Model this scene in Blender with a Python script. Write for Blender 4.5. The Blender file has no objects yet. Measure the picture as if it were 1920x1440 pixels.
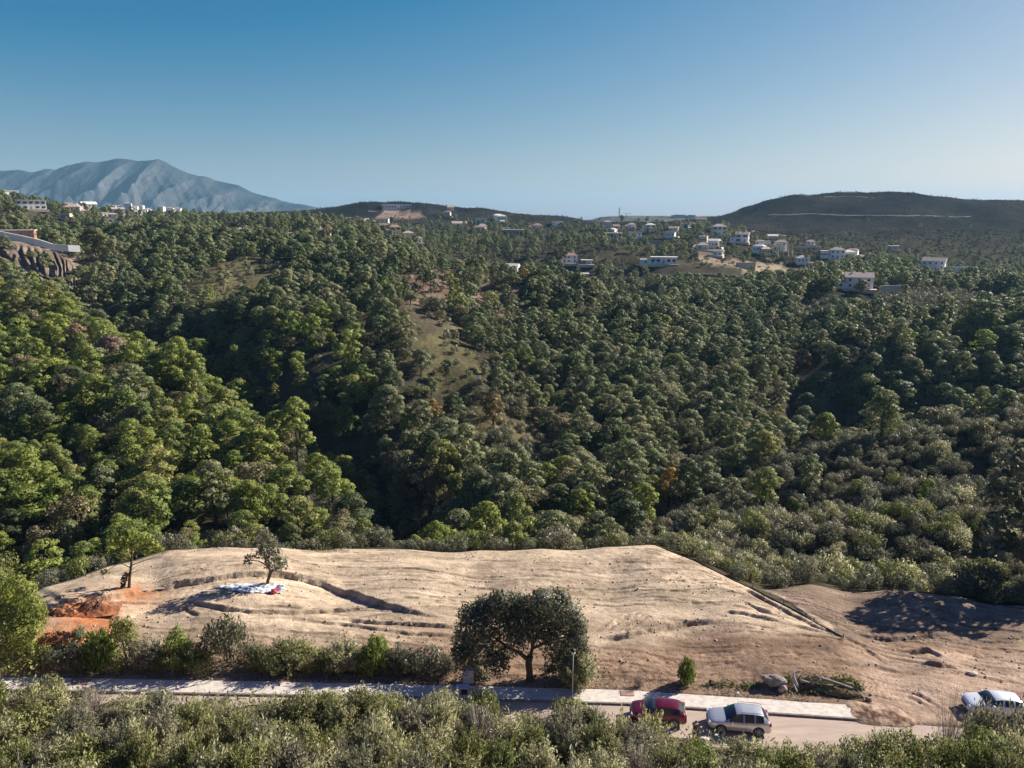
import bpy, math, random
import numpy as np
from mathutils import Vector, Matrix, Euler

random.seed(11)
rng = np.random.default_rng(11)
S = bpy.context.scene
C = S.collection
R = math.radians

# ------------------------------------------------------------------ camera
H, F, P = 36.0, 1371.0, R(12.66)          # flying height, focal length in pixels of a 1920 wide frame, downward pitch
cP, sP = math.cos(P), math.sin(P)
cam_d = bpy.data.cameras.new('camera')
cam_d.sensor_width = 36.0
cam_d.lens = 36.0 * F / 1920.0
cam_d.clip_start, cam_d.clip_end = 0.5, 40000
cam = bpy.data.objects.new('camera', cam_d)
C.objects.link(cam)
cam.location = (0, 0, H)
cam.rotation_euler = (math.pi / 2 - P, 0, 0)
S.camera = cam

# ------------------------------------------------------------------ daylight
SUN_AZ, SUN_EL = R(64), R(31)             # azimuth clockwise from +Y (the view direction)
sun_dir = Vector((math.sin(SUN_AZ) * math.cos(SUN_EL), math.cos(SUN_AZ) * math.cos(SUN_EL), math.sin(SUN_EL)))
world = bpy.data.worlds.new('World')
S.world = world
world.use_nodes = True
wn = world.node_tree.nodes
wl = world.node_tree.links
bg = wn['Background']
sky = wn.new('ShaderNodeTexSky')
sky.sky_type = 'NISHITA'
sky.sun_disc = False
sky.sun_elevation = SUN_EL
sky.sun_rotation = SUN_AZ
sky.altitude = 200
sky.air_density = 1.0
sky.dust_density = 0.65
sky.ozone_density = 2.5
grade = wn.new('ShaderNodeVectorMath'); grade.operation = 'MULTIPLY_ADD'      # the picture's teal grade, one rule for the whole sky
grade.inputs[1].default_value = (1.42, 0.99, 0.73); grade.inputs[2].default_value = (-0.125 / 0.05, -0.052 / 0.05, 0.028 / 0.05)
floor_ = wn.new('ShaderNodeVectorMath'); floor_.operation = 'MAXIMUM'; floor_.inputs[1].default_value = (0.2, 0.3, 0.4)
wl.new(sky.outputs[0], grade.inputs[0]); wl.new(grade.outputs[0], floor_.inputs[0]); wl.new(floor_.outputs[0], bg.inputs[0])
bg.inputs[1].default_value = 0.05
sun_d = bpy.data.lights.new('sun', 'SUN')
sun_d.energy = 5.0
sun_d.angle = R(0.5)
sun_d.color = (1.0, 0.93, 0.83)
sun = bpy.data.objects.new('sun', sun_d)
C.objects.link(sun)
sun.rotation_euler = (-sun_dir).to_track_quat('-Z', 'Y').to_euler()
sun.location = (300, 100, 300)
S.view_settings.view_transform = 'Standard'
S.view_settings.look = 'None'
S.view_settings.gamma = 1
S.view_settings.use_curve_mapping = False
S.view_settings.exposure = 0.95
S.cycles.max_bounces = 5
S.cycles.transparent_max_bounces = 4
S.cycles.use_denoising = True

# ------------------------------------------------------------------ camera geometry helpers
def ray(px, py):
    b = (720 - py) / F
    return ((px - 960) / F, cP + b * sP, -sP + b * cP)

def at(px, py, Y):
    d = ray(px, py)
    s = Y / d[1]
    return (d[0] * s, Y, H + d[2] * s)

def proj(x, y, z):
    dep = y * cP - (z - H) * sP
    up = y * sP + (z - H) * cP
    return 960 + F * x / dep, 720 - F * up / dep

# ------------------------------------------------------------------ numpy noise
def vnoise(x, y, seed=0):
    x = np.asarray(x, float); y = np.asarray(y, float)
    xi = np.floor(x).astype(np.int64); yi = np.floor(y).astype(np.int64)
    fx = x - xi; fy = y - yi
    fx = fx * fx * (3 - 2 * fx); fy = fy * fy * (3 - 2 * fy)
    def hsh(a, b):
        n = (a * 374761393 + b * 668265263 + seed * 974634777) & 0x7fffffff
        n = ((n ^ (n >> 13)) * 1274126177) & 0x7fffffff
        return ((n ^ (n >> 16)) & 0xffff) / 65535.0
    return ((hsh(xi, yi) * (1 - fx) + hsh(xi + 1, yi) * fx) * (1 - fy)
            + (hsh(xi, yi + 1) * (1 - fx) + hsh(xi + 1, yi + 1) * fx) * fy)

def fbm(x, y, oct=4, seed=0):
    t = 0; a = 0.5; n = 0
    for i in range(oct):
        t = t + a * vnoise(x * 2 ** i + 17.3 * i, y * 2 ** i - 9.1 * i, seed + i); n += a; a *= 0.5
    return t / n - 0.5

def sstep(a, b, x):
    t = np.clip((np.asarray(x, float) - a) / (b - a), 0, 1)
    return t * t * (3 - 2 * t)

# ------------------------------------------------------------------ mesh helpers
def link(name, me, parent=None, loc=None):
    o = bpy.data.objects.new(name, me)
    C.objects.link(o)
    if parent is not None: o.parent = parent
    if loc is not None: o.location = loc
    return o

def mesh_py(name, verts, faces, mats, smooth=False, midx=None):
    me = bpy.data.meshes.new(name)
    me.from_pydata([tuple(map(float, v)) for v in verts], [], faces)
    for m in (mats if isinstance(mats, (list, tuple)) else [mats]): me.materials.append(m)
    if smooth: me.polygons.foreach_set('use_smooth', [True] * len(me.polygons))
    if midx is not None: me.polygons.foreach_set('material_index', midx)
    me.update()
    return me

def mesh_np(name, V, Fc, mats, smooth=False, midx=None):
    """V (n,3), Fc (m,k) arrays"""
    me = bpy.data.meshes.new(name)
    V = np.asarray(V, np.float32); Fc = np.asarray(Fc, np.int32)
    k = Fc.shape[1]
    me.vertices.add(len(V)); me.vertices.foreach_set('co', V.ravel())
    me.loops.add(Fc.size); me.loops.foreach_set('vertex_index', Fc.ravel())
    me.polygons.add(len(Fc))
    me.polygons.foreach_set('loop_start', np.arange(0, Fc.size, k, dtype=np.int32))
    for m in (mats if isinstance(mats, (list, tuple)) else [mats]): me.materials.append(m)
    if smooth: me.polygons.foreach_set('use_smooth', np.ones(len(Fc), bool))
    if midx is not None: me.polygons.foreach_set('material_index', np.asarray(midx, np.int32))
    me.update(calc_edges=True)
    me.validate()
    return me

def set_col(me, col, name='Col'):
    a = me.color_attributes.new(name, 'FLOAT_COLOR', 'POINT')
    c = np.ones((len(me.vertices), 4), np.float32); c[:, :3] = col
    a.data.foreach_set('color', c.ravel())

def tag(o, label=None, cat=None, group=None, kind=None):
    if label: o['label'] = label
    if cat: o['category'] = cat
    if group: o['group'] = group
    if kind: o['kind'] = kind
    return o

def thing(name, label, cat, loc=(0, 0, 0), rz=0, group=None):
    o = bpy.data.objects.new(name, None)
    C.objects.link(o)
    o.location = loc; o.rotation_euler = (0, 0, rz)
    o.empty_display_size = 0.3
    return tag(o, label, cat, group)

class MB:
    def __init__(s): s.v = []; s.f = []
    def box(s, c, d, M=None, taper=1.0):
        n = len(s.v); x, y, z = d[0] / 2, d[1] / 2, d[2] / 2
        for sz, t in ((-1, 1), (1, taper)):
            for sx, sy in ((-1, -1), (1, -1), (1, 1), (-1, 1)):
                p = Vector((c[0] + sx * x * t, c[1] + sy * y * t, c[2] + sz * z))
                s.v.append(M @ p if M else p)
        s.f += [(n, n + 3, n + 2, n + 1), (n + 4, n + 5, n + 6, n + 7)]
        for i in range(4):
            j = (i + 1) % 4
            s.f.append((n + i, n + j, n + 4 + j, n + 4 + i))
        return s
    def tube(s, pts, rad, k=6):
        pts = [Vector(p) for p in pts]
        n0 = len(s.v)
        for i, p in enumerate(pts):
            d = (pts[min(i + 1, len(pts) - 1)] - pts[max(i - 1, 0)]).normalized()
            a = d.orthogonal().normalized() if abs(d.z) > 0.9 else d.cross(Vector((0, 0, 1))).normalized()
            b = d.cross(a)
            r = rad[i] if isinstance(rad, (list, tuple)) else rad
            for j in range(k):
                t = 2 * math.pi * j / k
                s.v.append(p + (a * math.cos(t) + b * math.sin(t)) * r)
        for i in range(len(pts) - 1):
            for j in range(k):
                s.f.append((n0 + i * k + j, n0 + i * k + (j + 1) % k, n0 + (i + 1) * k + (j + 1) % k, n0 + (i + 1) * k + j))
        s.f.append(tuple(n0 + j for j in range(k))[::-1])
        s.f.append(tuple(n0 + (len(pts) - 1) * k + j for j in range(k)))
        return s
    def poly(s, pts):
        n = len(s.v); s.v += [Vector(p) for p in pts]; s.f.append(tuple(range(n, n + len(pts)))); return s
    def mesh(s, name, mat, smooth=False): return mesh_py(name, s.v, s.f, mat, smooth)
    def build(s, name, mat, parent=None, smooth=False): return link(name, s.mesh(name, mat, smooth), parent)

# ------------------------------------------------------------------ materials
def nodes(name):
    m = bpy.data.materials.new(name); m.use_nodes = True
    return m, m.node_tree.nodes, m.node_tree.links, m.node_tree.nodes['Principled BSDF']

def mat(name, col, rough=0.7, metal=0.0, var=0.12, scale=3.0, bump=0.0, spec=0.4, stretch=None):
    m, n, l, b = nodes(name)
    tc = n.new('ShaderNodeTexCoord')
    no = n.new('ShaderNodeTexNoise'); no.inputs['Scale'].default_value = scale; no.inputs['Detail'].default_value = 6
    if stretch:
        mp = n.new('ShaderNodeMapping'); mp.inputs['Scale'].default_value = stretch
        l.new(tc.outputs['Object'], mp.inputs[0]); l.new(mp.outputs[0], no.inputs['Vector']); no.inputs['Detail'].default_value = 12; no.inputs['Roughness'].default_value = .7
    else: l.new(tc.outputs['Object'], no.inputs['Vector'])
    mr = n.new('ShaderNodeMapRange'); mr.inputs[1].default_value = 0.3; mr.inputs[2].default_value = 0.7
    mr.inputs[3].default_value = 1 - var; mr.inputs[4].default_value = 1 + var
    l.new(no.outputs[0], mr.inputs[0])
    mx = n.new('ShaderNodeVectorMath'); mx.operation = 'SCALE'; mx.inputs[0].default_value = col
    l.new(mr.outputs[0], mx.inputs['Scale'])
    l.new(mx.outputs[0], b.inputs['Base Color'])
    b.inputs['Roughness'].default_value = rough; b.inputs['Metallic'].default_value = metal
    b.inputs['Specular IOR Level'].default_value = spec
    if bump:
        bp = n.new('ShaderNodeBump'); bp.inputs['Strength'].default_value = bump; bp.inputs['Distance'].default_value = 0.05
        l.new(no.outputs[0], bp.inputs['Height']); l.new(bp.outputs[0], b.inputs['Normal'])
    return m

def leaf(name, cols, trans=0.22, lo=0.55, hi=1.5, rough=0.55, spec=0.3):
    m, n, l, b = nodes(name)
    oi = n.new('ShaderNodeObjectInfo')
    cr = n.new('ShaderNodeValToRGB')
    el = cr.color_ramp.elements
    while len(el) < len(cols): el.new(0.5)
    for i, c in enumerate(cols):
        el[i].position = i / max(1, len(cols) - 1); el[i].color = (*c, 1)
    l.new(oi.outputs['Random'], cr.inputs[0])
    g = n.new('ShaderNodeNewGeometry')
    mr = n.new('ShaderNodeMapRange'); mr.inputs[3].default_value = lo; mr.inputs[4].default_value = hi
    l.new(g.outputs['Random Per Island'], mr.inputs[0])
    mx = n.new('ShaderNodeVectorMath'); mx.operation = 'SCALE'
    l.new(cr.outputs[0], mx.inputs[0]); l.new(mr.outputs[0], mx.inputs['Scale'])
    l.new(mx.outputs[0], b.inputs['Base Color'])
    b.inputs['Roughness'].default_value = rough; b.inputs['Specular IOR Level'].default_value = spec
    tr = n.new('ShaderNodeBsdfTranslucent'); l.new(mx.outputs[0], tr.inputs[0])
    ms = n.new('ShaderNodeMixShader'); ms.inputs[0].default_value = trans
    l.new(b.outputs[0], ms.inputs[1]); l.new(tr.outputs[0], ms.inputs[2])
    l.new(ms.outputs[0], n['Material Output'].inputs[0])
    return m

def ground_mat(name, scales=(0.6, 6.0), amount=0.45, bump=0.5, bdist=0.15):
    """colour comes from the Col attribute (soil kind), broken up by two noises"""
    m, n, l, b = nodes(name)
    at_ = n.new('ShaderNodeVertexColor'); at_.layer_name = 'Col'
    g = n.new('ShaderNodeNewGeometry')
    prod = None
    for i, sc in enumerate(scales):
        no = n.new('ShaderNodeTexNoise'); no.inputs['Scale'].default_value = sc; no.inputs['Detail'].default_value = 8
        no.inputs['Roughness'].default_value = 0.65
        l.new(g.outputs['Position'], no.inputs['Vector'])
        mr = n.new('ShaderNodeMapRange'); mr.inputs[1].default_value = 0.3; mr.inputs[2].default_value = 0.7
        mr.inputs[3].default_value = 1 - amount; mr.inputs[4].default_value = 1 + amount
        l.new(no.outputs[0], mr.inputs[0])
        if prod is None: prod = mr.outputs[0]
        else:
            mu = n.new('ShaderNodeMath'); mu.operation = 'MULTIPLY'
            l.new(prod, mu.inputs[0]); l.new(mr.outputs[0], mu.inputs[1]); prod = mu.outputs[0]
        last = no
    mx = n.new('ShaderNodeVectorMath'); mx.operation = 'SCALE'
    l.new(at_.outputs[0], mx.inputs[0]); l.new(prod, mx.inputs['Scale'])
    l.new(mx.outputs[0], b.inputs['Base Color'])
    b.inputs['Roughness'].default_value = 1.0; b.inputs['Specular IOR Level'].default_value = 0.0
    bp = n.new('ShaderNodeBump'); bp.inputs['Strength'].default_value = bump; bp.inputs['Distance'].default_value = bdist
    l.new(last.outputs[0], bp.inputs['Height']); l.new(bp.outputs[0], b.inputs['Normal'])
    return m

M = {}
M['terrain'] = ground_mat('terrain_soil', (0.05, 0.7), 0.35, 0.6, 0.6)
M['plot'] = ground_mat('plot_soil', (0.35, 5.0), 0.22, 0.8, 0.10)
M['far'] = ground_mat('far_slopes', (0.004, 0.03), 0.25, 0.5, 8.0)
M['pave'] = mat('pale_paving', (0.60, 0.53, 0.46), 0.9, var=0.30, scale=2.2, bump=0.4, stretch=(1, 1.4, 1))
M['kerb'] = mat('kerb_concrete', (0.20, 0.175, 0.155), 0.9, var=0.25)
M['road'] = mat('dusty_asphalt', (0.43, 0.335, 0.27), 0.95, var=0.24, scale=1.0, bump=0.3, stretch=(0.25, 1.6, 1))
M['bark'] = mat('bark', (0.09, 0.065, 0.05), 0.95, var=0.4, scale=5)
M['bark_grey'] = mat('grey_bark', (0.2, 0.175, 0.15), 0.95, var=0.3, scale=5)
M['twig'] = mat('dry_twig', (0.26, 0.215, 0.185), 0.95, var=0.3, scale=5)
M['white'] = mat('white_render', (0.74, 0.73, 0.70), 0.85, var=0.06, scale=0.5)
M['cream'] = mat('cream_render', (0.58, 0.47, 0.37), 0.85, var=0.08, scale=0.5)
M['pink'] = mat('pink_render', (0.62, 0.44, 0.36), 0.85, var=0.08, scale=0.5)
M['ochre'] = mat('ochre_render', (0.55, 0.36, 0.17), 0.85, var=0.08, scale=0.5)
M['stone'] = mat('grey_stone_wall', (0.38, 0.35, 0.31), 0.9, var=0.25, scale=1.2)
M['brick'] = mat('brick_wall', (0.36, 0.17, 0.11), 0.9, var=0.3, scale=2)
M['tile'] = mat('terracotta_roof', (0.30, 0.185, 0.145), 0.9, var=0.25, scale=2)
M['paletile'] = mat('faded_tile_roof', (0.42, 0.34, 0.29), 0.9, var=0.2, scale=2)
M['flat'] = mat('pale_roof_slab', (0.66, 0.62, 0.57), 0.9, var=0.08)
M['glass'] = mat('window_glass', (0.03, 0.04, 0.05), 0.08, var=0.05, spec=0.6)
M['frame'] = mat('window_frame', (0.3, 0.27, 0.24), 0.6)
M['metal'] = mat('galvanised_metal', (0.42, 0.43, 0.44), 0.45, 0.6)
M['black'] = mat('black_plastic', (0.02, 0.02, 0.022), 0.5)
M['rubber'] = mat('tyre_rubber', (0.025, 0.025, 0.027), 0.85)

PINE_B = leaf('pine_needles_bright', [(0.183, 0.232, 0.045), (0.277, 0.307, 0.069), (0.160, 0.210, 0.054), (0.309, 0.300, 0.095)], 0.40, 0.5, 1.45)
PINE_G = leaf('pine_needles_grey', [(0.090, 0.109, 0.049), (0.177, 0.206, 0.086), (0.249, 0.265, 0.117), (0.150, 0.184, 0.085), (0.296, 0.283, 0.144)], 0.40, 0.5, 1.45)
SCRUB = leaf('scrub_leaves', [(0.173, 0.170, 0.097), (0.234, 0.219, 0.137), (0.131, 0.136, 0.072), (0.278, 0.249, 0.165)], 0.40, 0.4, 1.6, 0.5, 0.45)
OLIVE = leaf('olive_leaves', [(0.303, 0.301, 0.148), (0.442, 0.417, 0.231), (0.261, 0.260, 0.099), (0.508, 0.471, 0.268)], 0.40, 0.35, 1.7, 0.5, 0.45)
GREEN = leaf('green_leaves', [(0.164, 0.187, 0.053), (0.229, 0.239, 0.072), (0.198, 0.195, 0.080)], 0.3)
LIME = leaf('lime_leaves', [(0.180, 0.230, 0.025), (0.150, 0.210, 0.030)], 0.3)
CAROB = leaf('carob_leaves', [(0.133, 0.135, 0.083), (0.157, 0.155, 0.097)], 0.40, 0.4, 1.9, 0.5, 0.5)
OAK = leaf('oak_leaves', [(0.178, 0.178, 0.090), (0.244, 0.214, 0.102), (0.143, 0.154, 0.083), (0.285, 0.232, 0.119), (0.190, 0.197, 0.095)], 0.4, 0.45, 1.6)
GOLD = leaf('golden_leaves', [(0.420, 0.250, 0.045), (0.340, 0.220, 0.055)], 0.3)
RUSSET = leaf('russet_needles', [(0.340, 0.180, 0.120), (0.300, 0.190, 0.130)], 0.25)
DRY = leaf('dry_leaves', [(0.345, 0.282, 0.213), (0.437, 0.356, 0.282), (0.253, 0.218, 0.161)], 0.2)
FAR = leaf('far_scrub', [(0.033, 0.037, 0.031), (0.051, 0.051, 0.041), (0.027, 0.032, 0.029)], 0.25, 0.6, 1.4)
WEED = leaf('weed_leaves', [(0.15, 0.18, 0.03), (0.12, 0.13, 0.04)], 0.3)

# ------------------------------------------------------------------ terrain control points
CT = []                                   # (u, v, t): direction, log distance, slope of the sight line from the camera's height
def cp(px, py, Y, h=0.0):
    x, y, z = at(px, py, Y); z -= h
    CT.append((x / Y, math.log(Y), (z - H) / Y))
def cz(u, Y, z): CT.append((u, math.log(Y), (z - H) / Y))

for u in (-0.95, -0.6, -0.3, 0, 0.3, 0.6, 0.95):
    for Y in (42, 47, 52): cz(u, Y, 0.0)
# the graded plot
PLOT_FAR = [(-30, 1165, 59.5), (80, 1105, 65.5), (200, 1065, 71), (310, 1035, 76.5), (420, 1028, 78.5), (640, 1030, 79), (900, 1033, 78.5),
            (1130, 1027, 78.5), (1225, 1023, 78), (1300, 1052, 73.5), (1410, 1105, 66.5), (1500, 1152, 61.5), (1580, 1197, 57)]
for p, q in zip(PLOT_FAR, PLOT_FAR[1:] + [None]):
    cp(*p)
    if q and p[0] >= 310: cp((p[0] + q[0]) / 2, (p[1] + q[1]) / 2, (p[2] + q[2]) / 2)
for p in [(300, 1120, 64), (640, 1120, 66), (900, 1110, 67), (1150, 1110, 67), (1300, 1150, 62), (640, 1200, 57.2), (900, 1220, 55.4), (1200, 1220, 55.6), (1450, 1240, 53.6)]: cp(*p)
PLOT_R = [(1425, 1106, 69), (1520, 1097, 70.5), (1680, 1105, 69.5), (1800, 1120, 67.5), (1920, 1137, 65.5), (2100, 1165, 63)]
for p in PLOT_R: cp(*p)
for p in [(1600, 1150, 63.5), (1800, 1160, 62.5), (1650, 1210, 57.0), (1850, 1215, 56.8), (1750, 1260, 52.5), (2050, 1230, 55)]: cp(*p)
# just beyond the edge and the sunlit slope on the left
for p in [(-60, 1080, 80), (60, 1060, 84), (150, 1020, 88), (300, 1010, 91), (500, 1000, 93), (620, 990, 94), (750, 990, 94), (900, 1000, 92), (1100, 1000, 92), (1200, 985, 92)]: cp(*p, 5)
for p in [(-100, 900, 106), (0, 900, 106), (150, 900, 107), (300, 890, 110), (450, 900, 109), (620, 920, 108), (-100, 800, 125), (0, 800, 126), (150, 785, 130), (300, 785, 132),
          (450, 810, 129), (560, 855, 121), (-100, 700, 155), (0, 700, 156), (150, 685, 160), (300, 705, 155), (400, 735, 149), (-100, 600, 190), (0, 600, 190),
          (100, 592, 190), (200, 640, 177), (-80, 530, 218), (0, 533, 216), (90, 552, 208)]: cp(*p, 7)
for p in [(130, 565, 203), (220, 622, 181), (330, 680, 162), (450, 735, 149), (560, 800, 134), (650, 880, 117), (675, 940, 105)]: cp(*p, 6)
for p in [(170, 530, 262), (300, 630, 216), (400, 688, 200), (520, 745, 177), (620, 825, 153), (690, 905, 129), (720, 950, 113)]: cp(*p, 20)
# second slope and the central spur
for p in [(200, 560, 268), (350, 560, 256), (500, 600, 226), (600, 650, 206), (700, 700, 186), (750, 780, 165), (800, 850, 145), (850, 900, 128),
          (170, 490, 318), (300, 480, 322), (450, 500, 300), (600, 540, 266), (700, 580, 240), (840, 720, 190), (880, 800, 165), (920, 850, 148),
          (100, 432, 420), (300, 418, 440), (450, 430, 425), (560, 438, 405), (680, 455, 372), (760, 468, 352)]: cp(*p, 7)
for p in [(780, 640, 214), (740, 560, 248), (840, 640, 222), (830, 500, 330), (880, 540, 290), (790, 560, 262), (900, 740, 186), (850, 680, 206)]: cp(*p, 2)
for p in [(900, 510, 322), (960, 530, 306), (1000, 580, 280), (1100, 560, 300), (1200, 570, 310), (1300, 570, 332), (1400, 570, 345), (1000, 650, 244), (1100, 650, 250),
          (1200, 640, 260), (1300, 630, 276), (1400, 640, 280), (1000, 750, 190), (1100, 740, 195), (1200, 730, 200), (1300, 730, 206), (1400, 720, 215),
          (1460, 690, 232), (1000, 830, 155), (1100, 830, 156), (1200, 820, 160), (1300, 810, 166), (1430, 790, 178), (1000, 900, 126), (1100, 900, 126),
          (1200, 900, 126), (1280, 890, 128)]: cp(*p, 7)
# the valley bottom and the scrub slope on the right
for p in [(1300, 1000, 93), (1400, 1000, 93), (1500, 1010, 90), (1600, 1020, 87), (1700, 1040, 84), (1800, 1050, 81), (1900, 1060, 79), (2050, 1060, 78),
          (1420, 945, 102), (1550, 928, 101), (1700, 910, 100), (1800, 898, 100), (1920, 890, 99), (2050, 880, 98), (1450, 875, 130), (1600, 862, 130), (1750, 850, 130), (1900, 840, 129), (2050, 830, 129),
          (1500, 830, 146), (1570, 800, 150), (1700, 785, 147), (1800, 770, 147), (1920, 750, 147), (2050, 730, 147)]: cp(*p, 3.5)
for p in [(1500, 915, 114), (1620, 895, 114), (1750, 882, 114), (1900, 872, 113), (2050, 865, 113)]: cp(*p, 9)
for p in [(1500, 770, 200), (1650, 770, 192), (1800, 750, 190), (1920, 735, 190), (2050, 720, 190)]: cp(*p, 22)
for p in [(1490, 735, 236), (1650, 725, 232), (1800, 715, 232), (1920, 705, 232), (2080, 700, 232), (1560, 645, 252), (1650, 618, 256), (1750, 618, 256), (1900, 618, 256), (2080, 610, 256), (1530, 690, 244), (1650, 670, 244), (1800, 665, 244), (1930, 660, 244)]: cp(*p, 7)
for p in [(1830, 611, 286), (1500, 600, 322), (1600, 585, 330), (1700, 590, 322), (1850, 590, 318), (2050, 585, 318), (1500, 552, 366), (1700, 552, 368), (1850, 565, 348), (2050, 560, 350)]: cp(*p, 2)
# middle distance
for p in [(880, 510, 400), (1000, 545, 385), (1150, 560, 385)]: cp(*p, 20)
for p in [(900, 485, 490), (1000, 480, 525), (1100, 500, 490), (1200, 505, 490), (1300, 520, 455), (1250, 545, 420), (1380, 520, 450), (1380, 497, 500), (900, 452, 620),
          (1000, 445, 650), (1150, 440, 660), (1290, 450, 620), (1480, 500, 540), (1640, 500, 500), (1800, 520, 480), (1930, 530, 470), (2080, 530, 470), (1450, 520, 450)]: cp(*p, 3)
# far hills
for p in [(1290, 420, 820), (1370, 407, 980), (1400, 397, 1000), (1440, 379, 1010), (1500, 364, 1030), (1600, 362, 1040), (1680, 362, 1040), (1750, 367, 1030), (1900, 375, 1000), (2100, 392, 980), (1500, 378, 1150), (1600, 374, 1160), (1750, 378, 1160), (1900, 386, 1130),
          (1450, 432, 830), (1600, 432, 830), (1800, 432, 800), (1920, 445, 760), (2100, 450, 740), (1450, 405, 925), (1600, 393, 955), (1800, 396, 940), (1950, 405, 900),
          (640, 412, 880), (660, 398, 960), (690, 381, 1000), (790, 381, 1000), (825, 391, 1000), (900, 394, 1000), (960, 405, 950), (1030, 406, 900), (1060, 416, 880),
          (700, 432, 730), (850, 432, 760), (960, 425, 800), (1150, 420, 850), (450, 405, 1300), (520, 406, 1250), (350, 408, 900), (600, 418, 800)]: cp(*p)
for p in [(-80, 350, 640), (0, 362, 610), (60, 378, 650), (130, 392, 660), (200, 402, 680), (280, 406, 720), (-80, 400, 480), (0, 402, 470), (-80, 440, 350), (0, 446, 345), (90, 455, 345)]: cp(*p, 2)
for u, Y, z in [(0.45, 1800, 20), (0.6, 1800, 20), (0.3, 1700, 5), (0, 1600, 0), (-0.15, 1500, 5), (-0.3, 1700, 0), (-0.55, 1300, 20), (-0.7, 1300, 25), (0.1, 1300, 10), (0.75, 1700, 20)]: cz(u, Y, z)

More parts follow.
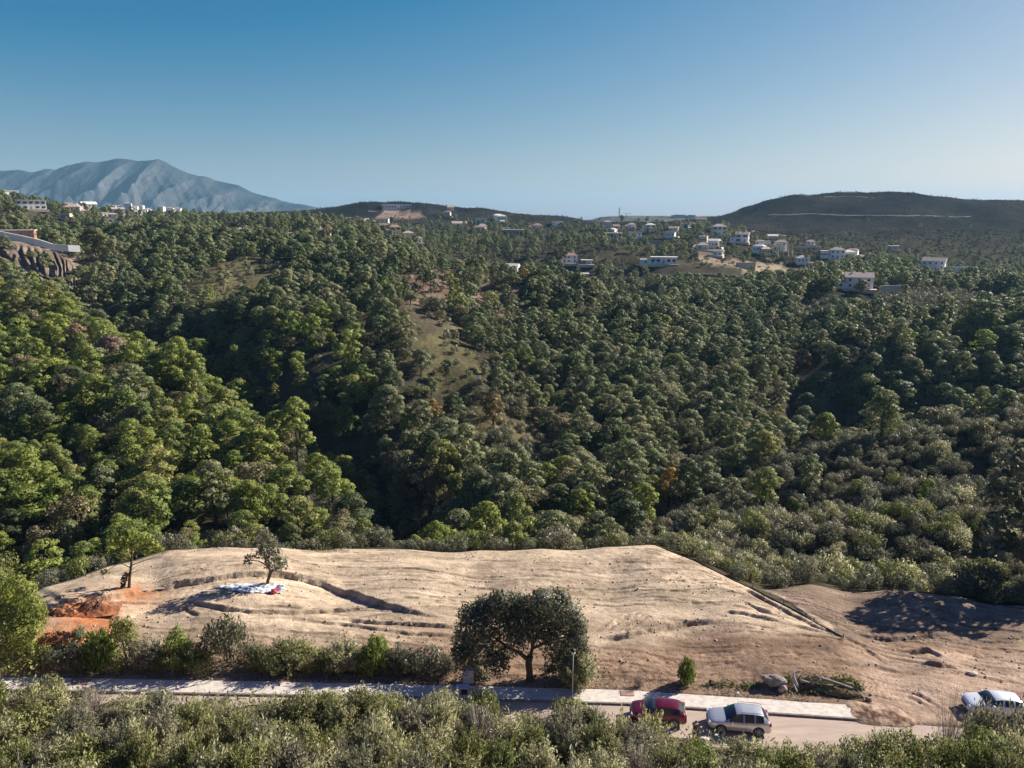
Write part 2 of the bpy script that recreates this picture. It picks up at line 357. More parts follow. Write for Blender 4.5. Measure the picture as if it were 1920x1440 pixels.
# ---------------------------------------------------------------- houses (they also pin the terrain)
#  px, py of the base, distance, width px, height m, depth m, storeys, roof, wall, roof material, yaw, label, extras
HOUSES = [
 (12, 368, 600, 44, 4.0, 9, 1, 'flat', 'white', 'flat', 10, 'long low white house under the sky at the very top left', ()),
 (60, 394, 560, 52, 6.5, 10, 2, 'flat', 'white', 'flat', 0, 'modern white two storey block with window bands on the left hillside', ()),
 (136, 406, 560, 30, 6.5, 9, 2, 'hip', 'pink', 'paletile', -15, 'pinkish villa with pale tiled roof left of the stepped white houses', ('chimney',)),
 (170, 400, 580, 34, 7.5, 9, 2, 'gable', 'white', 'flat', 12, 'bright white stepped villa highest of the left hillside group', ('wing', 'chimney')),
 (194, 408, 565, 18, 4.0, 7, 1, 'flat', 'white', 'flat', 20, 'small white annex stepping down right of the bright white villa', ()),
 (212, 410, 555, 18, 5.0, 7, 1, 'hip', 'cream', 'paletile', 0, 'cream house with faded roof uphill of the pink roofed house', ()),
 (242, 416, 540, 24, 5.0, 8, 1, 'hip', 'white', 'tile', 10, 'white house with reddish hipped roof rightmost of the left hillside group', ('chimney',)),
 (212, 419, 525, 18, 3.2, 6, 1, 'flat', 'white', 'flat', 0, 'low pale outbuilding half hidden below the cream house', ()),
 (24, 450, 338, 76, 3.6, 9, 1, 'flat', 'brick', 'flat', -8, 'flat roofed brick house above the white retaining wall at left', ()),
 (458, 449, 418, 13, 5.0, 4, 2, 'gable', 'cream', 'paletile', 10, 'tiny pale tower house alone among dark pines on the left ridge', ()),
 (546, 452, 404, 20, 5.5, 6, 2, 'hip', 'white', 'paletile', 0, 'white house with pale pink roof between pines on the ridge crest', ()),
 (606, 444, 425, 28, 5.0, 8, 1, 'gable', 'ochre', 'tile', -12, 'ochre house behind golden tree on the ridge crest', ('chimney',)),
 (690, 426, 690, 32, 5.0, 10, 1, 'hip', 'cream', 'paletile', 0, 'pale sand coloured house left of the pink villa below the flat topped hill', ()),
 (742, 441, 620, 30, 7.5, 9, 2, 'hip', 'pink', 'tile', 15, 'salmon pink villa with several roofs below the flat topped hill', ('wing', 'chimney')),
 (782, 457, 520, 22, 4.0, 7, 1, 'hip', 'white', 'paletile', 0, 'low white house just behind the pine crest below the pink villa', ()),
 (744, 393, 985, 58, 6.0, 12, 1, 'flat', 'white', 'flat', 0, 'long white modern building on top of the flat topped hill', ()),
 (862, 427, 790, 30, 4.0, 9, 1, 'gable', 'cream', 'paletile', 8, 'long pale house on terraces right of the flat topped hill', ()),
 (845, 397, 960, 14, 5.0, 8, 1, 'gable', 'cream', 'paletile', 0, 'small pale house high on the slope right of the flat topped hill', ()),
 (962, 449, 610, 42, 7.0, 10, 1, 'flat', 'stone', 'flat', 0, 'grey house with a row of columns under a flat roof', ('columns',)),
 (1072, 494, 505, 30, 6.5, 9, 2, 'hip', 'white', 'tile', 12, 'white villa with terracotta roof alone in the dark middle slope', ('wing', 'chimney')),
 (958, 511, 330, 34, 4.0, 7, 1, 'gable', 'white', 'flat', -15, 'white low villa behind trees at the crest of the central spur', ('wing',)),
 (884, 500, 338, 30, 3.4, 7, 1, 'hip', 'pink', 'tile', 10, 'pinkish house on bare reddish soil at the crest of the central spur', ()),
 (1086, 530, 322, 38, 4.0, 8, 1, 'flat', 'stone', 'paletile', 0, 'grey stone house in the clearing below the white villa', ('columns',)),
 (1113, 424, 840, 24, 5.5, 10, 1, 'flat', 'cream', 'flat', 0, 'flat roofed cream house at the end of the middle hill by the horizon', ()),
 (1220, 434, 700, 24, 8.0, 9, 2, 'hip', 'white', 'flat', 10, 'white two storey house standing below the distant mast ridge', ('wing',)),
 (1244, 496, 500, 66, 4.2, 8, 1, 'flat', 'white', 'flat', 0, 'long low white villa above the row of round trees', ('wing',)),
 (1349, 442, 660, 28, 8.0, 9, 2, 'hip', 'white', 'paletile', 10, 'white two storey villa highest of the houses below the right hill', ('chimney',)),
 (1390, 455, 625, 32, 8.0, 9, 2, 'gable', 'white', 'paletile', -8, 'white stepped villa second highest below the right hill', ('wing', 'chimney')),
 (1463, 471, 590, 26, 7.0, 9, 2, 'hip', 'white', 'paletile', 0, 'white villa behind pale poplars at the foot of the right hill', ('columns',)),
 (1570, 486, 575, 28, 7.0, 9, 2, 'hip', 'white', 'paletile', 8, 'white villa with bright terrace wall at the foot of the right hill', ('chimney',)),
 (1748, 507, 560, 42, 6.5, 10, 2, 'gable', 'white', 'paletile', -6, 'white farmhouse with a long white wall at far right', ()),
 (1610, 543, 372, 66, 5.6, 9, 2, 'gable', 'white', 'paletile', 6, 'large white manor with pale gabled roof and several chimneys', ('wing', 'chimney')),
 (1314, 421, 900, 22, 6.0, 9, 1, 'gable', 'pink', 'tile', 0, 'hazy pink house on the saddle left of the right hill', ()),

 (1008, 432, 760, 26, 4.5, 9, 1, 'hip', 'cream', 'tile', 5, 'cream house high on the middle hill above the columned grey house', ('wing',)),
 (1045, 424, 820, 22, 4.5, 9, 1, 'flat', 'white', 'flat', 0, 'small flat white house near the top of the middle hill', ()),
 (1150, 447, 660, 34, 4.0, 9, 1, 'flat', 'cream', 'flat', 0, 'long cream house on a terrace below the flat roofed cream house', ('columns',)),
 (1185, 428, 780, 20, 4.5, 8, 1, 'hip', 'white', 'paletile', 8, 'small white house left of the white two storey house under the mast ridge', ('wing',)),
 (1262, 436, 690, 18, 4.5, 8, 1, 'gable', 'cream', 'paletile', -10, 'small cream house right of the white two storey house under the mast ridge', ()),
 (1318, 470, 560, 30, 4.0, 8, 1, 'hip', 'cream', 'paletile', 6, 'sandy house at the top of the bare sandy slope', ('wing',)),
 (1345, 480, 540, 20, 4.5, 7, 1, 'gable', 'white', 'paletile', -14, 'small white house beside the sandy house', ()),
 (1425, 462, 600, 20, 5.0, 8, 1, 'hip', 'white', 'paletile', 0, 'small white house between the stepped villa and the poplars', ()),
 (1520, 460, 640, 16, 4.5, 8, 1, 'hip', 'white', 'paletile', 5, 'tiny white house just above the pale roadside wall', ()),
 (1675, 470, 640, 18, 4.0, 8, 1, 'flat', 'stone', 'flat', 0, 'tiny grey house alone on the lower right hill', ()),
 (905, 432, 720, 24, 4.0, 8, 1, 'hip', 'cream', 'paletile', 0, 'pale house beside the track right of the flat topped hill', ('wing',)),
 (655, 420, 740, 20, 4.0, 8, 1, 'hip', 'pink', 'tile', 0, 'small pinkish house at the left foot of the flat topped hill', ()),
 (718, 434, 660, 26, 5.0, 8, 1, 'gable', 'cream', 'tile', -8, 'sand coloured house touching the pink villa on its left', ()),
 (766, 447, 600, 22, 4.5, 8, 1, 'hip', 'pink', 'paletile', 4, 'pink house just right and below the salmon pink villa', ()),
 (1100, 497, 498, 22, 2.6, 6, 1, 'flat', 'cream', 'flat', 0, 'low terrace building to the right of the white villa with terracotta roof', ()),
]
for hh in HOUSES: cp(hh[0], hh[1] + 1, hh[2])

CTa = np.array(CT)
VS = 0.5
def _kern(r2): return 0.5 * r2 * np.log(np.maximum(r2, 1e-12))
_n = len(CTa)
_pu, _pv, _pt = CTa[:, 0], CTa[:, 1] * VS, CTa[:, 2]
_A = np.zeros((_n + 3, _n + 3))
_A[:_n, :_n] = _kern((_pu[:, None] - _pu[None]) ** 2 + (_pv[:, None] - _pv[None]) ** 2) + np.diag(np.where(CTa[:, 1] < math.log(86), 2e-5, 4e-4))
_A[:_n, _n] = 1; _A[:_n, _n + 1] = _pu; _A[:_n, _n + 2] = _pv
_A[_n:, :_n] = _A[:_n, _n:].T
_W = np.linalg.solve(_A, np.concatenate([_pt, np.zeros(3)]))

def tps(u, v):
    out = np.empty(len(u))
    for i in range(0, len(u), 20000):
        a, b = u[i:i + 20000], v[i:i + 20000] * VS
        k = _kern((a[:, None] - _pu[None]) ** 2 + (b[:, None] - _pv[None]) ** 2)
        out[i:i + 20000] = k @ _W[:_n] + _W[_n] + _W[_n + 1] * a + _W[_n + 2] * b
    return out

def poly_sd(x, y, poly):
    """signed distance to a polygon, negative inside"""
    x = np.asarray(x, float); y = np.asarray(y, float)
    d = np.full(x.shape, 1e18); ins = np.zeros(x.shape, bool)
    n = len(poly)
    for i in range(n):
        (ax, ay), (bx, by) = poly[i], poly[(i + 1) % n]
        ex, ey = bx - ax, by - ay
        t = np.clip(((x - ax) * ex + (y - ay) * ey) / (ex * ex + ey * ey + 1e-12), 0, 1)
        d = np.minimum(d, (x - ax - t * ex) ** 2 + (y - ay - t * ey) ** 2)
        c = ((ay > y) != (by > y))
        with np.errstate(divide='ignore', invalid='ignore'):
            xx = ex * (y - ay) / (ey if abs(ey) > 1e-12 else 1e-12) + ax
        ins ^= c & (x < xx)
    d = np.sqrt(d)
    return np.where(ins, -d, d)

def line_d(x, y, pts):
    """distance to a polyline, parameter along it 0..1, side (+ is left of travel)"""
    best = np.full(x.shape, 1e18); par = np.zeros(x.shape); side = np.zeros(x.shape)
    n = len(pts) - 1
    for i in range(n):
        (ax, ay), (bx, by) = pts[i][:2], pts[i + 1][:2]
        ex, ey = bx - ax, by - ay
        t = np.clip(((x - ax) * ex + (y - ay) * ey) / (ex * ex + ey * ey + 1e-12), 0, 1)
        d = (x - ax - t * ex) ** 2 + (y - ay - t * ey) ** 2
        m = d < best
        best = np.where(m, d, best); par = np.where(m, (i + t) / n, par)
        side = np.where(m, np.sign(ex * (y - ay) - ey * (x - ax)), side)
    return np.sqrt(best), par, side

KERB = [(-90, 52.6), (-40, 50.7), (-6, 49.7), (9, 49.0), (25, 47.3), (60, 43.4)]
KX = np.array([p[0] for p in KERB]); KY = np.array([p[1] for p in KERB])
def kerb_y(x): return np.interp(x, KX, KY)

plot_xy = [at(*p)[:2] for p in PLOT_FAR] + [at(*p)[:2] for p in PLOT_R]
plot_xy += [(66, 43.2), (46, 44.8), (28.3, 47.1)] + [(x, float(kerb_y(x)) + 1.6) for x in range(25, -60, -5)]
BANKX = np.array([-60, -30, -10, 5, 15, 22, 34, 60]); BANKZ = np.array([6.6, 6.4, 6.2, 5.4, 4.4, 4.2, 4.8, 5.0])

def height(x, y, detail=True):
    x = np.asarray(x, float).ravel(); y = np.asarray(y, float).ravel()
    yy = np.maximum(y, 40.0)
    u = np.clip(x / yy, -0.95, 0.95)
    z = H + tps(u, np.log(np.minimum(yy, 1900))) * np.minimum(yy, 1900)
    r = np.hypot(x, y)
    z = z + (-12 - 90 * sstep(2500, 6000, r) - z) * sstep(1500, 2200, r)
    # sideways and behind the view the land just rolls on
    ang = np.abs(np.arctan2(x, y))
    z = z + (6 - z) * sstep(R(48), R(75), ang) * sstep(60, 140, r)
    z = np.where((ang > R(60)) & (r > 400), np.clip(z, -20, 90), z)
    if detail:
        k = np.clip((y - 86) / 30, 0, 1)
        z = z + k * (fbm(x / 38, y / 38, 4, 3) * np.clip(r / 60, 2, 9) + fbm(x / 6, y / 6, 3, 8) * 0.9)
    # near bank below the drone, road corridor
    yk = kerb_y(x)
    b = np.interp(x, BANKX, BANKZ)
    dn = yk - 7.2 - y                      # metres on our side of the road
    nz = b * sstep(-0.3, 2.6, dn) + np.clip(dn - 5, 0, 60) * 0.28 + fbm(x / 3.5, y / 3.5, 3, 5) * 0.7 * sstep(0, 3, dn)
    z = np.where(y < 60, z + (nz - z) * sstep(4.5, 2.5, y - yk), z)
    return z

def hit(px, py, y0=22.0, y1=2600.0):
    """where the sight line through a pixel of the photograph meets the ground"""
    d = ray(px, py)
    Y = np.exp(np.linspace(math.log(y0), math.log(y1), 900))
    X = d[0] / d[1] * Y; Z = H + d[2] / d[1] * Y
    g = height(X, Y)
    k = np.nonzero(Z < g)[0]
    if not len(k): i = int(np.argmin(Z - g))
    else: i = int(k[0])
    if i > 0 and len(k):
        a, b = Z[i - 1] - g[i - 1], Z[i] - g[i]
        Yh = Y[i - 1] + (Y[i] - Y[i - 1]) * a / max(a - b, 1e-9)
    else: Yh = Y[i]
    x = d[0] / d[1] * Yh
    return (float(x), float(Yh), float(height([x], [Yh])[0]))

# ================================================================== GROUND
ground_plot_sd = lambda x, y: poly_sd(x, y, plot_xy)

def zone_px(poly, y0=0, y1=1e9):
    """a patch of land given by its outline in the photograph, limited to a range of distances"""
    def f(x, y, z):
        px, py = proj(x, y, z)
        return (poly_sd(px, py, poly) < 0) & (y > y0) & (y < y1)
    return f

CLEAR = [  # open ground without trees: (outline, near, far, colour, shrub chance)
    (zone_px([(765, 640), (795, 605), (862, 602), (885, 650), (900, 690), (930, 760), (925, 815), (880, 800), (840, 760), (800, 715)], 150, 300), (0.12, 0.105, 0.055), 0.5),
    (zone_px([(690, 585), (745, 520), (800, 500), (850, 560), (850, 612), (770, 640), (725, 660), (790, 690), (820, 680)], 180, 360), (0.085, 0.072, 0.048), 0.35),
    (zone_px([(895, 860), (925, 795), (1005, 790), (1040, 860), (1030, 905), (930, 905)], 110, 190), (0.15, 0.125, 0.06), 0.95),
    (zone_px([(820, 475), (900, 490), (965, 530), (1000, 605), (930, 590), (860, 560), (770, 570), (755, 525)], 250, 380), (0.18, 0.125, 0.09), 0.5),
    (zone_px([(1040, 520), (1160, 520), (1180, 548), (1040, 545)], 260, 360), (0.24, 0.19, 0.14), 0.2),
    (zone_px([(1500, 548), (1760, 540), (1900, 560), (1900, 596), (1740, 606), (1600, 600), (1500, 600)], 290, 420), (0.045, 0.045, 0.034), 0.75),
    (zone_px([(1775, 602), (1852, 602), (1858, 622), (1780, 622)], 240, 330), (0.36, 0.28, 0.18), 0.0),
    (zone_px([(330, 560), (420, 490), (520, 478), (560, 505), (480, 570), (390, 585)], 230, 360), (0.13, 0.115, 0.06), 0.45),
    (zone_px([(850, 960), (900, 940), (1010, 945), (1100, 925), (1110, 955), (1000, 965)], 90, 130), (0.26, 0.15, 0.085), 0.1),
    (zone_px([(1300, 455), (1340, 460), (1350, 485), (1390, 490), (1440, 490), (1560, 520), (1520, 530), (1390, 510), (1310, 490)], 400, 640), (0.30, 0.235, 0.16), 0.25),
    (zone_px([(-80, 445), (60, 450), (150, 490), (150, 540), (60, 545), (-80, 520)], 230, 350), (0.24, 0.19, 0.14), 0.03),
    (zone_px([(1240, 503), (1390, 500), (1390, 536), (1240, 530)], 380, 520), (0.075, 0.07, 0.05), 0.1),
    (zone_px([(1500, 550), (1440, 575), (1300, 575), (1420, 560)], 300, 420), (0.28, 0.21, 0.15), 0.2),
    (zone_px([(720, 395), (780, 395), (800, 408), (700, 412)], 850, 1050), (0.26, 0.18, 0.14), 0.1),
]

def terrain_mesh():
    a = np.concatenate([np.arange(-180, -46, 4.0), np.arange(-46, 46.01, 0.2), np.arange(50, 180, 4.0)])
    a = np.radians(a)
    r = np.exp(np.linspace(math.log(4), math.log(14000), 350))
    AA, RR = np.meshgrid(a, r)
    x = (RR * np.sin(AA)).ravel(); y = (RR * np.cos(AA)).ravel()
    z = height(x, y)
    sd = np.full(x.shape, 50.0)
    near = (np.hypot(x, y) < 130)
    sd[near] = ground_plot_sd(x[near], y[near])
    z = z - 0.55 * sstep(0.1, -0.9, sd)
    d = y - kerb_y(x)
    corr = (x > -95) & (x < 62)
    z = np.where(corr, z - 0.35 * sstep(-7.3, -6.4, d) * sstep(1.75, 1.2, d), z)
    V = np.stack([x, y, z], 1)
    na, nr = len(a), len(r)
    i = np.arange(nr - 1)[:, None] * na; j = np.arange(na)[None]
    jn = (j + 1) % na
    Fc = np.stack([i + j, i + na + j, i + na + jn, i + jn], -1).reshape(-1, 4)
    V = np.vstack([V, [[0, 0, float(height([0], [0.1])[0])]]])
    me = mesh_np('ground', V, Fc[:, ::-1] if False else Fc[:, [0, 3, 2, 1]], M['terrain'], smooth=True)
    bm_fix = me
    col = np.tile(np.array([0.062, 0.055, 0.037]), (len(V), 1))
    n1 = fbm(V[:, 0] / 30, V[:, 1] / 30, 4, 21)
    col += n1[:, None] * np.array([0.05, 0.04, 0.022])
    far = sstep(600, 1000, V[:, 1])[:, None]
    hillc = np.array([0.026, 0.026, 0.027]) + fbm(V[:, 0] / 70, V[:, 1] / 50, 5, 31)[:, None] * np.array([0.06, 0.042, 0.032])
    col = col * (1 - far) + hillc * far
    for zf, c, _ in CLEAR:
        m = zf(V[:, 0], np.maximum(V[:, 1], 1), V[:, 2]) & (V[:, 1] > 40)
        col[m] = np.array(c) * (1 + 0.7 * fbm(V[m, 0] / 9, V[m, 1] / 9, 3, 5))[:, None]
    bank = sstep(44, 40, V[:, 1])[:, None]
    col = col * (1 - bank) + np.array([0.13, 0.11, 0.07]) * bank
    verge = ((d > -9) & (d < 4) & corr)
    verge = np.append(verge, False)
    col[verge] = (0.26, 0.19, 0.13)
    set_col(me, np.clip(col, 0.02, 0.6))
    o = link('ground', me)
    tag(o, 'wooded hills and valleys under trees and scrub', kind='structure')
terrain_mesh()

# ------------------------------------------------------------------ the graded building plot
def world_line(pts): return [hit(*p)[:2] for p in pts]
STEP = [   # banks: ground beyond the line stands higher
    (world_line([(285, 1113), (330, 1101), (400, 1089), (470, 1080), (540, 1083), (600, 1097), (660, 1118), (720, 1138), (790, 1154), (860, 1166)]), 0.46, 0.35),
    (world_line([(120, 1140), (160, 1130), (220, 1122), (285, 1112)]), 0.5, 0.3),
]
RUT = [    # (line, depth, width)
    (world_line([(340, 1128), (400, 1141), (470, 1150), (560, 1152), (640, 1146), (690, 1139)]), 0.28, 0.22),
    (world_line([(345, 1130), (350, 1145), (372, 1158)]), 0.15, 0.2),
    (world_line([(640, 1164), (700, 1169), (780, 1173), (860, 1179)]), 0.20, 0.2),
    (world_line([(560, 1163), (640, 1172), (760, 1190), (860, 1196)]), 0.14, 0.2),
    (world_line([(1125, 1202), (1180, 1196), (1240, 1183), (1290, 1171), (1350, 1166)]), 0.26, 0.3),
    (world_line([(1130, 1190), (1160, 1165), (1200, 1150)]), 0.14, 0.2),
    (world_line([(1165, 1192), (1190, 1172), (1215, 1158)]), 0.14, 0.2),
    (world_line([(1395, 1130), (1420, 1144), (1452, 1152)]), 0.22, 0.2),
    (world_line([(1360, 1150), (1410, 1156), (1460, 1166)]), 0.20, 0.2),
    (world_line([(1390, 1104), (1430, 1125), (1480, 1152), (1530, 1176), (1585, 1200)]), 0.22, 0.25),
    (world_line([(1620, 1195), (1680, 1202), (1730, 1197), (1790, 1190)]), 0.2, 0.25),
    (world_line([(1700, 1226), (1740, 1222), (1765, 1233)]), 0.28, 0.25),
    (world_line([(1735, 1248), (1770, 1250), (1800, 1256)]), 0.24, 0.22),
    (world_line([(1700, 1305), (1735, 1325), (1760, 1345)]), 0.14, 0.22),
    (world_line([(1712, 1300), (1748, 1320), (1775, 1338)]), 0.14, 0.22),
    (world_line([(1450, 1165), (1560, 1190), (1620, 1215), (1660, 1245)]), 0.12, 0.25),
    (world_line([(1560, 1245), (1640, 1252), (1690, 1262)]), 0.10, 0.3),
]
for k in range(16):
    x = random.uniform(-30, 44); y = random.uniform(53, 74); a0 = random.uniform(-.25, .12); cu = random.uniform(-.02, .02)
    if x > 12 and y > 60: a0 -= .5
    pts = [(x, y)]
    for q in range(14):
        a0 += cu; x += math.cos(a0) * 1.6; y += math.sin(a0) * 1.6; pts.append((x, y))
    RUT.append((pts, 0.04, 0.12)); RUT.append(([(p[0] + 1.9 * math.sin(-a0), p[1] + 1.9 * math.cos(a0)) for p in pts], 0.04, 0.12))
def streak_dir(x, y):
    """direction in which the machine worked"""
    a = -0.10 + 0.0 * x
    a = a - 0.62 * sstep(8, 22, x) * sstep(56, 66, y)
    a = a + 0.25 * sstep(-8, -35, x) * sstep(58, 66, y)
    a = a - 0.15 * sstep(26, 40, x)
    return a
RUTX = []
for k in range(120):
    x = random.uniform(-44, 58); y = random.uniform(52, 78)
    ln = random.uniform(2.0, 9.0)
    pts = [(x, y)]
    for s_ in range(5):
        a = float(streak_dir(np.array(x), np.array(y))) + random.uniform(-0.16, 0.16)
        x += math.cos(a) * ln / 5; y += math.sin(a) * ln / 5; pts.append((x, y))
    RUTX.append((pts, random.uniform(0.03, 0.075), random.uniform(0.10, 0.17)))

def plot_relief(x, y):
    f = np.zeros(x.shape)
    for pts, hgt, w in STEP:
        d, t, s_ = line_d(x, y, pts)
        e = sstep(0.0, 0.12, t) * sstep(1.0, 0.75, t)
        wob = fbm(x / 0.9, y / 0.9, 3, 9) * 0.4
        dd = d * np.sign(s_) + wob
        f += e * hgt * (sstep(-0.12, 0.16, dd) * np.exp(-np.clip(dd, 0, 99) / 5.5) - 0.35 * np.exp(-np.clip(-dd, 0, 99) / 1.6) * (dd < 0.0))
    for pts, dep, w in RUT + RUTX:
        bx = [p[0] for p in pts]; by = [p[1] for p in pts]
        m = (x > min(bx) - 2) & (x < max(bx) + 2) & (y > min(by) - 2) & (y < max(by) + 2)
        if not m.any(): continue
        xm, ym = x[m], y[m]
        d, t, s_ = line_d(xm, ym, pts)
        e = sstep(0.0, 0.15, t) * sstep(1.0, 0.85, t) * (0.55 + 0.9 * vnoise(xm * 1.3, ym * 1.3, 4))
        dd = d * s_ + fbm(xm / 0.7, ym / 0.7, 2, 6) * 0.3
        f[m] += e * dep * (0.9 * np.exp(-((dd - 1.2 * w) / w) ** 2) - np.exp(-(dd / w) ** 2))
    a = streak_dir(x, y)
    u = x * np.cos(a) + y * np.sin(a); v = -x * np.sin(a) + y * np.cos(a)
    w_ = fbm(x / 5, y / 5, 2, 12) * 1.2
    st = fbm(u * 0.22, v * 1.5 + w_, 4, 40)
    band = 0.6 + 0.9 * sstep(58, 54, y) + 0.9 * sstep(24, 34, x)
    f += st * 0.06 * band
    f += fbm(x / 0.55, y / 0.55, 2, 44) * 0.08 * (0.5 + 1.6 * vnoise(x / 4, y / 4, 45) ** 2)
    for (fu, fv, sd_, amp, thr) in ((0.22, 1.9, 61, 0.085, 0.05), (0.5, 3.2, 63, 0.055, 0.08), (0.10, 1.1, 65, 0.10, 0.03)):
        n_ = np.abs(fbm(u * fu, v * fv + w_, 3, sd_))
        f -= amp * np.clip(1 - n_ / thr, 0, 1) ** 2 * (vnoise(u * 0.35, v * 0.7, sd_ + 1) > 0.42) * np.minimum(band, 1.6)
    return f

def plot_top(x, y):
    x = np.asarray(x, float).ravel(); y = np.asarray(y, float).ravel()
    sd = ground_plot_sd(x, y)
    return height(x, y) + 0.08 + plot_relief(x, y) * sstep(0.2, -0.8, sd) * sstep(0.2, 1.2, y - kerb_y(x) - 1.5) - 0.75 * sstep(-0.1, 0.9, sd), sd

RED = [hit(150, 1150)[:2], hit(110, 1195)[:2], hit(255, 1118)[:2], hit(180, 1175)[:2], hit(60, 1215)[:2]]
def plot_sheet():
    gx = np.arange(-54, 68, 0.14); gy = np.arange(46, 81, 0.13)
    X, Y = np.meshgrid(gx, gy); x = X.ravel(); y = Y.ravel()
    z, sd = plot_top(x, y)
    keepv = sd < 0.9
    nx = len(gx)
    i = np.arange(len(gy) - 1)[:, None] * nx; j = np.arange(nx - 1)[None]
    Fc = np.stack([i + j, i + j + 1, i + nx + j + 1, i + nx + j], -1).reshape(-1, 4)
    Fc = Fc[keepv[Fc].all(1)]
    used = np.unique(Fc); mp = np.full(len(x), -1); mp[used] = np.arange(len(used))
    V = np.stack([x, y, z], 1)[used]; Fc = mp[Fc]
    me = mesh_np('building_plot', V, Fc, M['plot'], smooth=True)
    x, y = V[:, 0], V[:, 1]
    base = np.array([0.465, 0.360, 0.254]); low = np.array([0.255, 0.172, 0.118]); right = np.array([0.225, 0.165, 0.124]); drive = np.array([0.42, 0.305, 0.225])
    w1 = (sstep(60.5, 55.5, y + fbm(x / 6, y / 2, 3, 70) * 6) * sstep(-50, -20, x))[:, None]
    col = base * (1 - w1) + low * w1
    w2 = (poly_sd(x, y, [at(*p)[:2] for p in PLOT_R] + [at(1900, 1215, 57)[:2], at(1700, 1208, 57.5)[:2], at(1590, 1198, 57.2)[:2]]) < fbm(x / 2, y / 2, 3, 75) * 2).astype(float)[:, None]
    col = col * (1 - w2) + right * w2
    w3 = (sstep(26, 30, x) * sstep(57, 54.5, y))[:, None] * 0.8
    col = col * (1 - w3) + drive * w3
    for (rx, ry), rad in zip(RED, (3.2, 2.8, 2.6, 2.4, 3.0)):
        k = np.exp(-(((x - rx) / rad) ** 2 + ((y - ry) / (rad * 0.6)) ** 2) + fbm(x / 1.5, y / 1.5, 3, 80) * 2)
        k = np.clip(k, 0, 1)[:, None] * 0.85
        col = col * (1 - k) + np.array([0.43, 0.17, 0.075]) * k
    col *= (1 + 0.55 * fbm(x / 7, y / 2.2, 4, 90) + 0.35 * fbm(x / 1.2, y / 0.5, 3, 91))[:, None]
    k = sstep(0.1, 0.28, fbm(x / 3.0, y / 1.1, 3, 94))[:, None] * 0.45
    col = col * (1 - k) + np.array([0.20, 0.135, 0.09]) * k * 1.0
    for pts, dep, w in RUT + RUTX:
        bx = [p[0] for p in pts]; by = [p[1] for p in pts]
        m = (x > min(bx) - 1) & (x < max(bx) + 1) & (y > min(by) - 1) & (y < max(by) + 1)
        if m.any():
            d, t, s_ = line_d(x[m], y[m], pts)
            col[m] *= (1 - 0.36 * np.exp(-((d + 0.25 * fbm(x[m] / .5, y[m] / .5, 2, 3)) / 0.13) ** 2) * (vnoise(x[m] * 1.7, y[m] * 1.7, 8) > .3))[:, None]
    a = streak_dir(x, y); u = x * np.cos(a) + y * np.sin(a); v = -x * np.sin(a) + y * np.cos(a)
    col *= (1 + 0.5 * fbm(u * 0.07, v * 0.75, 4, 97) + 0.30 * fbm(u * 0.25, v * 2.4, 3, 98) + 0.25 * (vnoise(x / 0.35, y / 0.3, 99) - .5))[:, None]
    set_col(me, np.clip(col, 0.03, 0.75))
    tag(link('building_plot', me), 'graded bare earth building plot with machine tracks', kind='structure')
plot_sheet()

def clods():
    n = 5600
    x = rng.uniform(-46, 62, n * 3); y = rng.uniform(50, 80, n * 3)
    z, sd = plot_top(x, y)
    dens = 0.12 + 0.9 * (vnoise(x / 3.5, y / 1.6, 33) > 0.66) + 0.5 * (y < 58) * (vnoise(x / 6, y / 1.0, 35) > 0.6)
    for pts, dep, w in STEP + RUT:
        d, t, s_ = line_d(x, y, pts); dens += (1.6 if dep > .12 else .3) * (d < 0.6)
    ok = (sd < -0.5) & (rng.random(n * 3) < dens) & (y > kerb_y(x) + 2.6)
    x, y, z = x[ok][:n], y[ok][:n], z[ok][:n]
    n = len(x)
    base = np.array([(1, 0, 0), (0, 1, 0), (-1, 0, 0), (0, -1, 0), (0, 0, 0.8), (0, 0, -0.5)])
    fc = np.array([(0, 1, 4), (1, 2, 4), (2, 3, 4), (3, 0, 4), (1, 0, 5), (2, 1, 5), (3, 2, 5), (0, 3, 5)])
    s = 0.03 + 0.13 * rng.random(n) ** 5
    V = base[None] * s[:, None, None] * rng.uniform(0.6, 1.4, (n, 6, 3)) + np.stack([x, y, z], 1)[:, None]
    Fc = fc[None] + (np.arange(n) * 6)[:, None, None]
    me = mesh_np('soil_clods', V.reshape(-1, 3), Fc.reshape(-1, 3), mat('clod_soil', (0.42, 0.31, 0.22), 0.95, var=0.35, scale=1.5))
    tag(link('soil_clods', me), 'earth clods and stones strewn over the graded plot', kind='stuff')
clods()

# ------------------------------------------------------------------ road, kerb, pavement
def strip(name, x0, x1, o0, o1, z0, matl, skirt=0.0, wob=0.0, label=None, kind='structure', step=0.5):
    xs = np.arange(x0, x1 + 0.01, step); n = len(xs)
    ky = kerb_y(xs)
    a = np.stack([xs, ky + o0 + wob * fbm(xs / 1.1, xs * 0, 3, 2), np.full(n, z0)], 1)
    b = np.stack([xs, ky + o1 + wob * fbm(xs / 1.3, xs * 0 + 5, 3, 3), np.full(n, z0)], 1)
    rows = [a, b]
    if skirt:
        a2 = a.copy(); a2[:, 2] -= skirt; b2 = b.copy(); b2[:, 2] -= skirt
        rows = [a2, a, b, b2]
    V = np.concatenate(rows); Fc = []
    for k in range(len(rows) - 1):
        for i in range(n - 1):
            Fc.append((k * n + i, k * n + i + 1, (k + 1) * n + i + 1, (k + 1) * n + i))
    me = mesh_py(name, V, Fc, matl)
    return tag(link(name, me), label, kind=kind)
strip('road', -92, 60, -7.1, -0.14, 0.0, M['road'], label='dusty pale road behind the roadside scrub')
strip('pavement', -92, 27.6, 0.0, 1.5, 0.13, M['pave'], 0.5, 0.12, 'pale paved footway along the road')
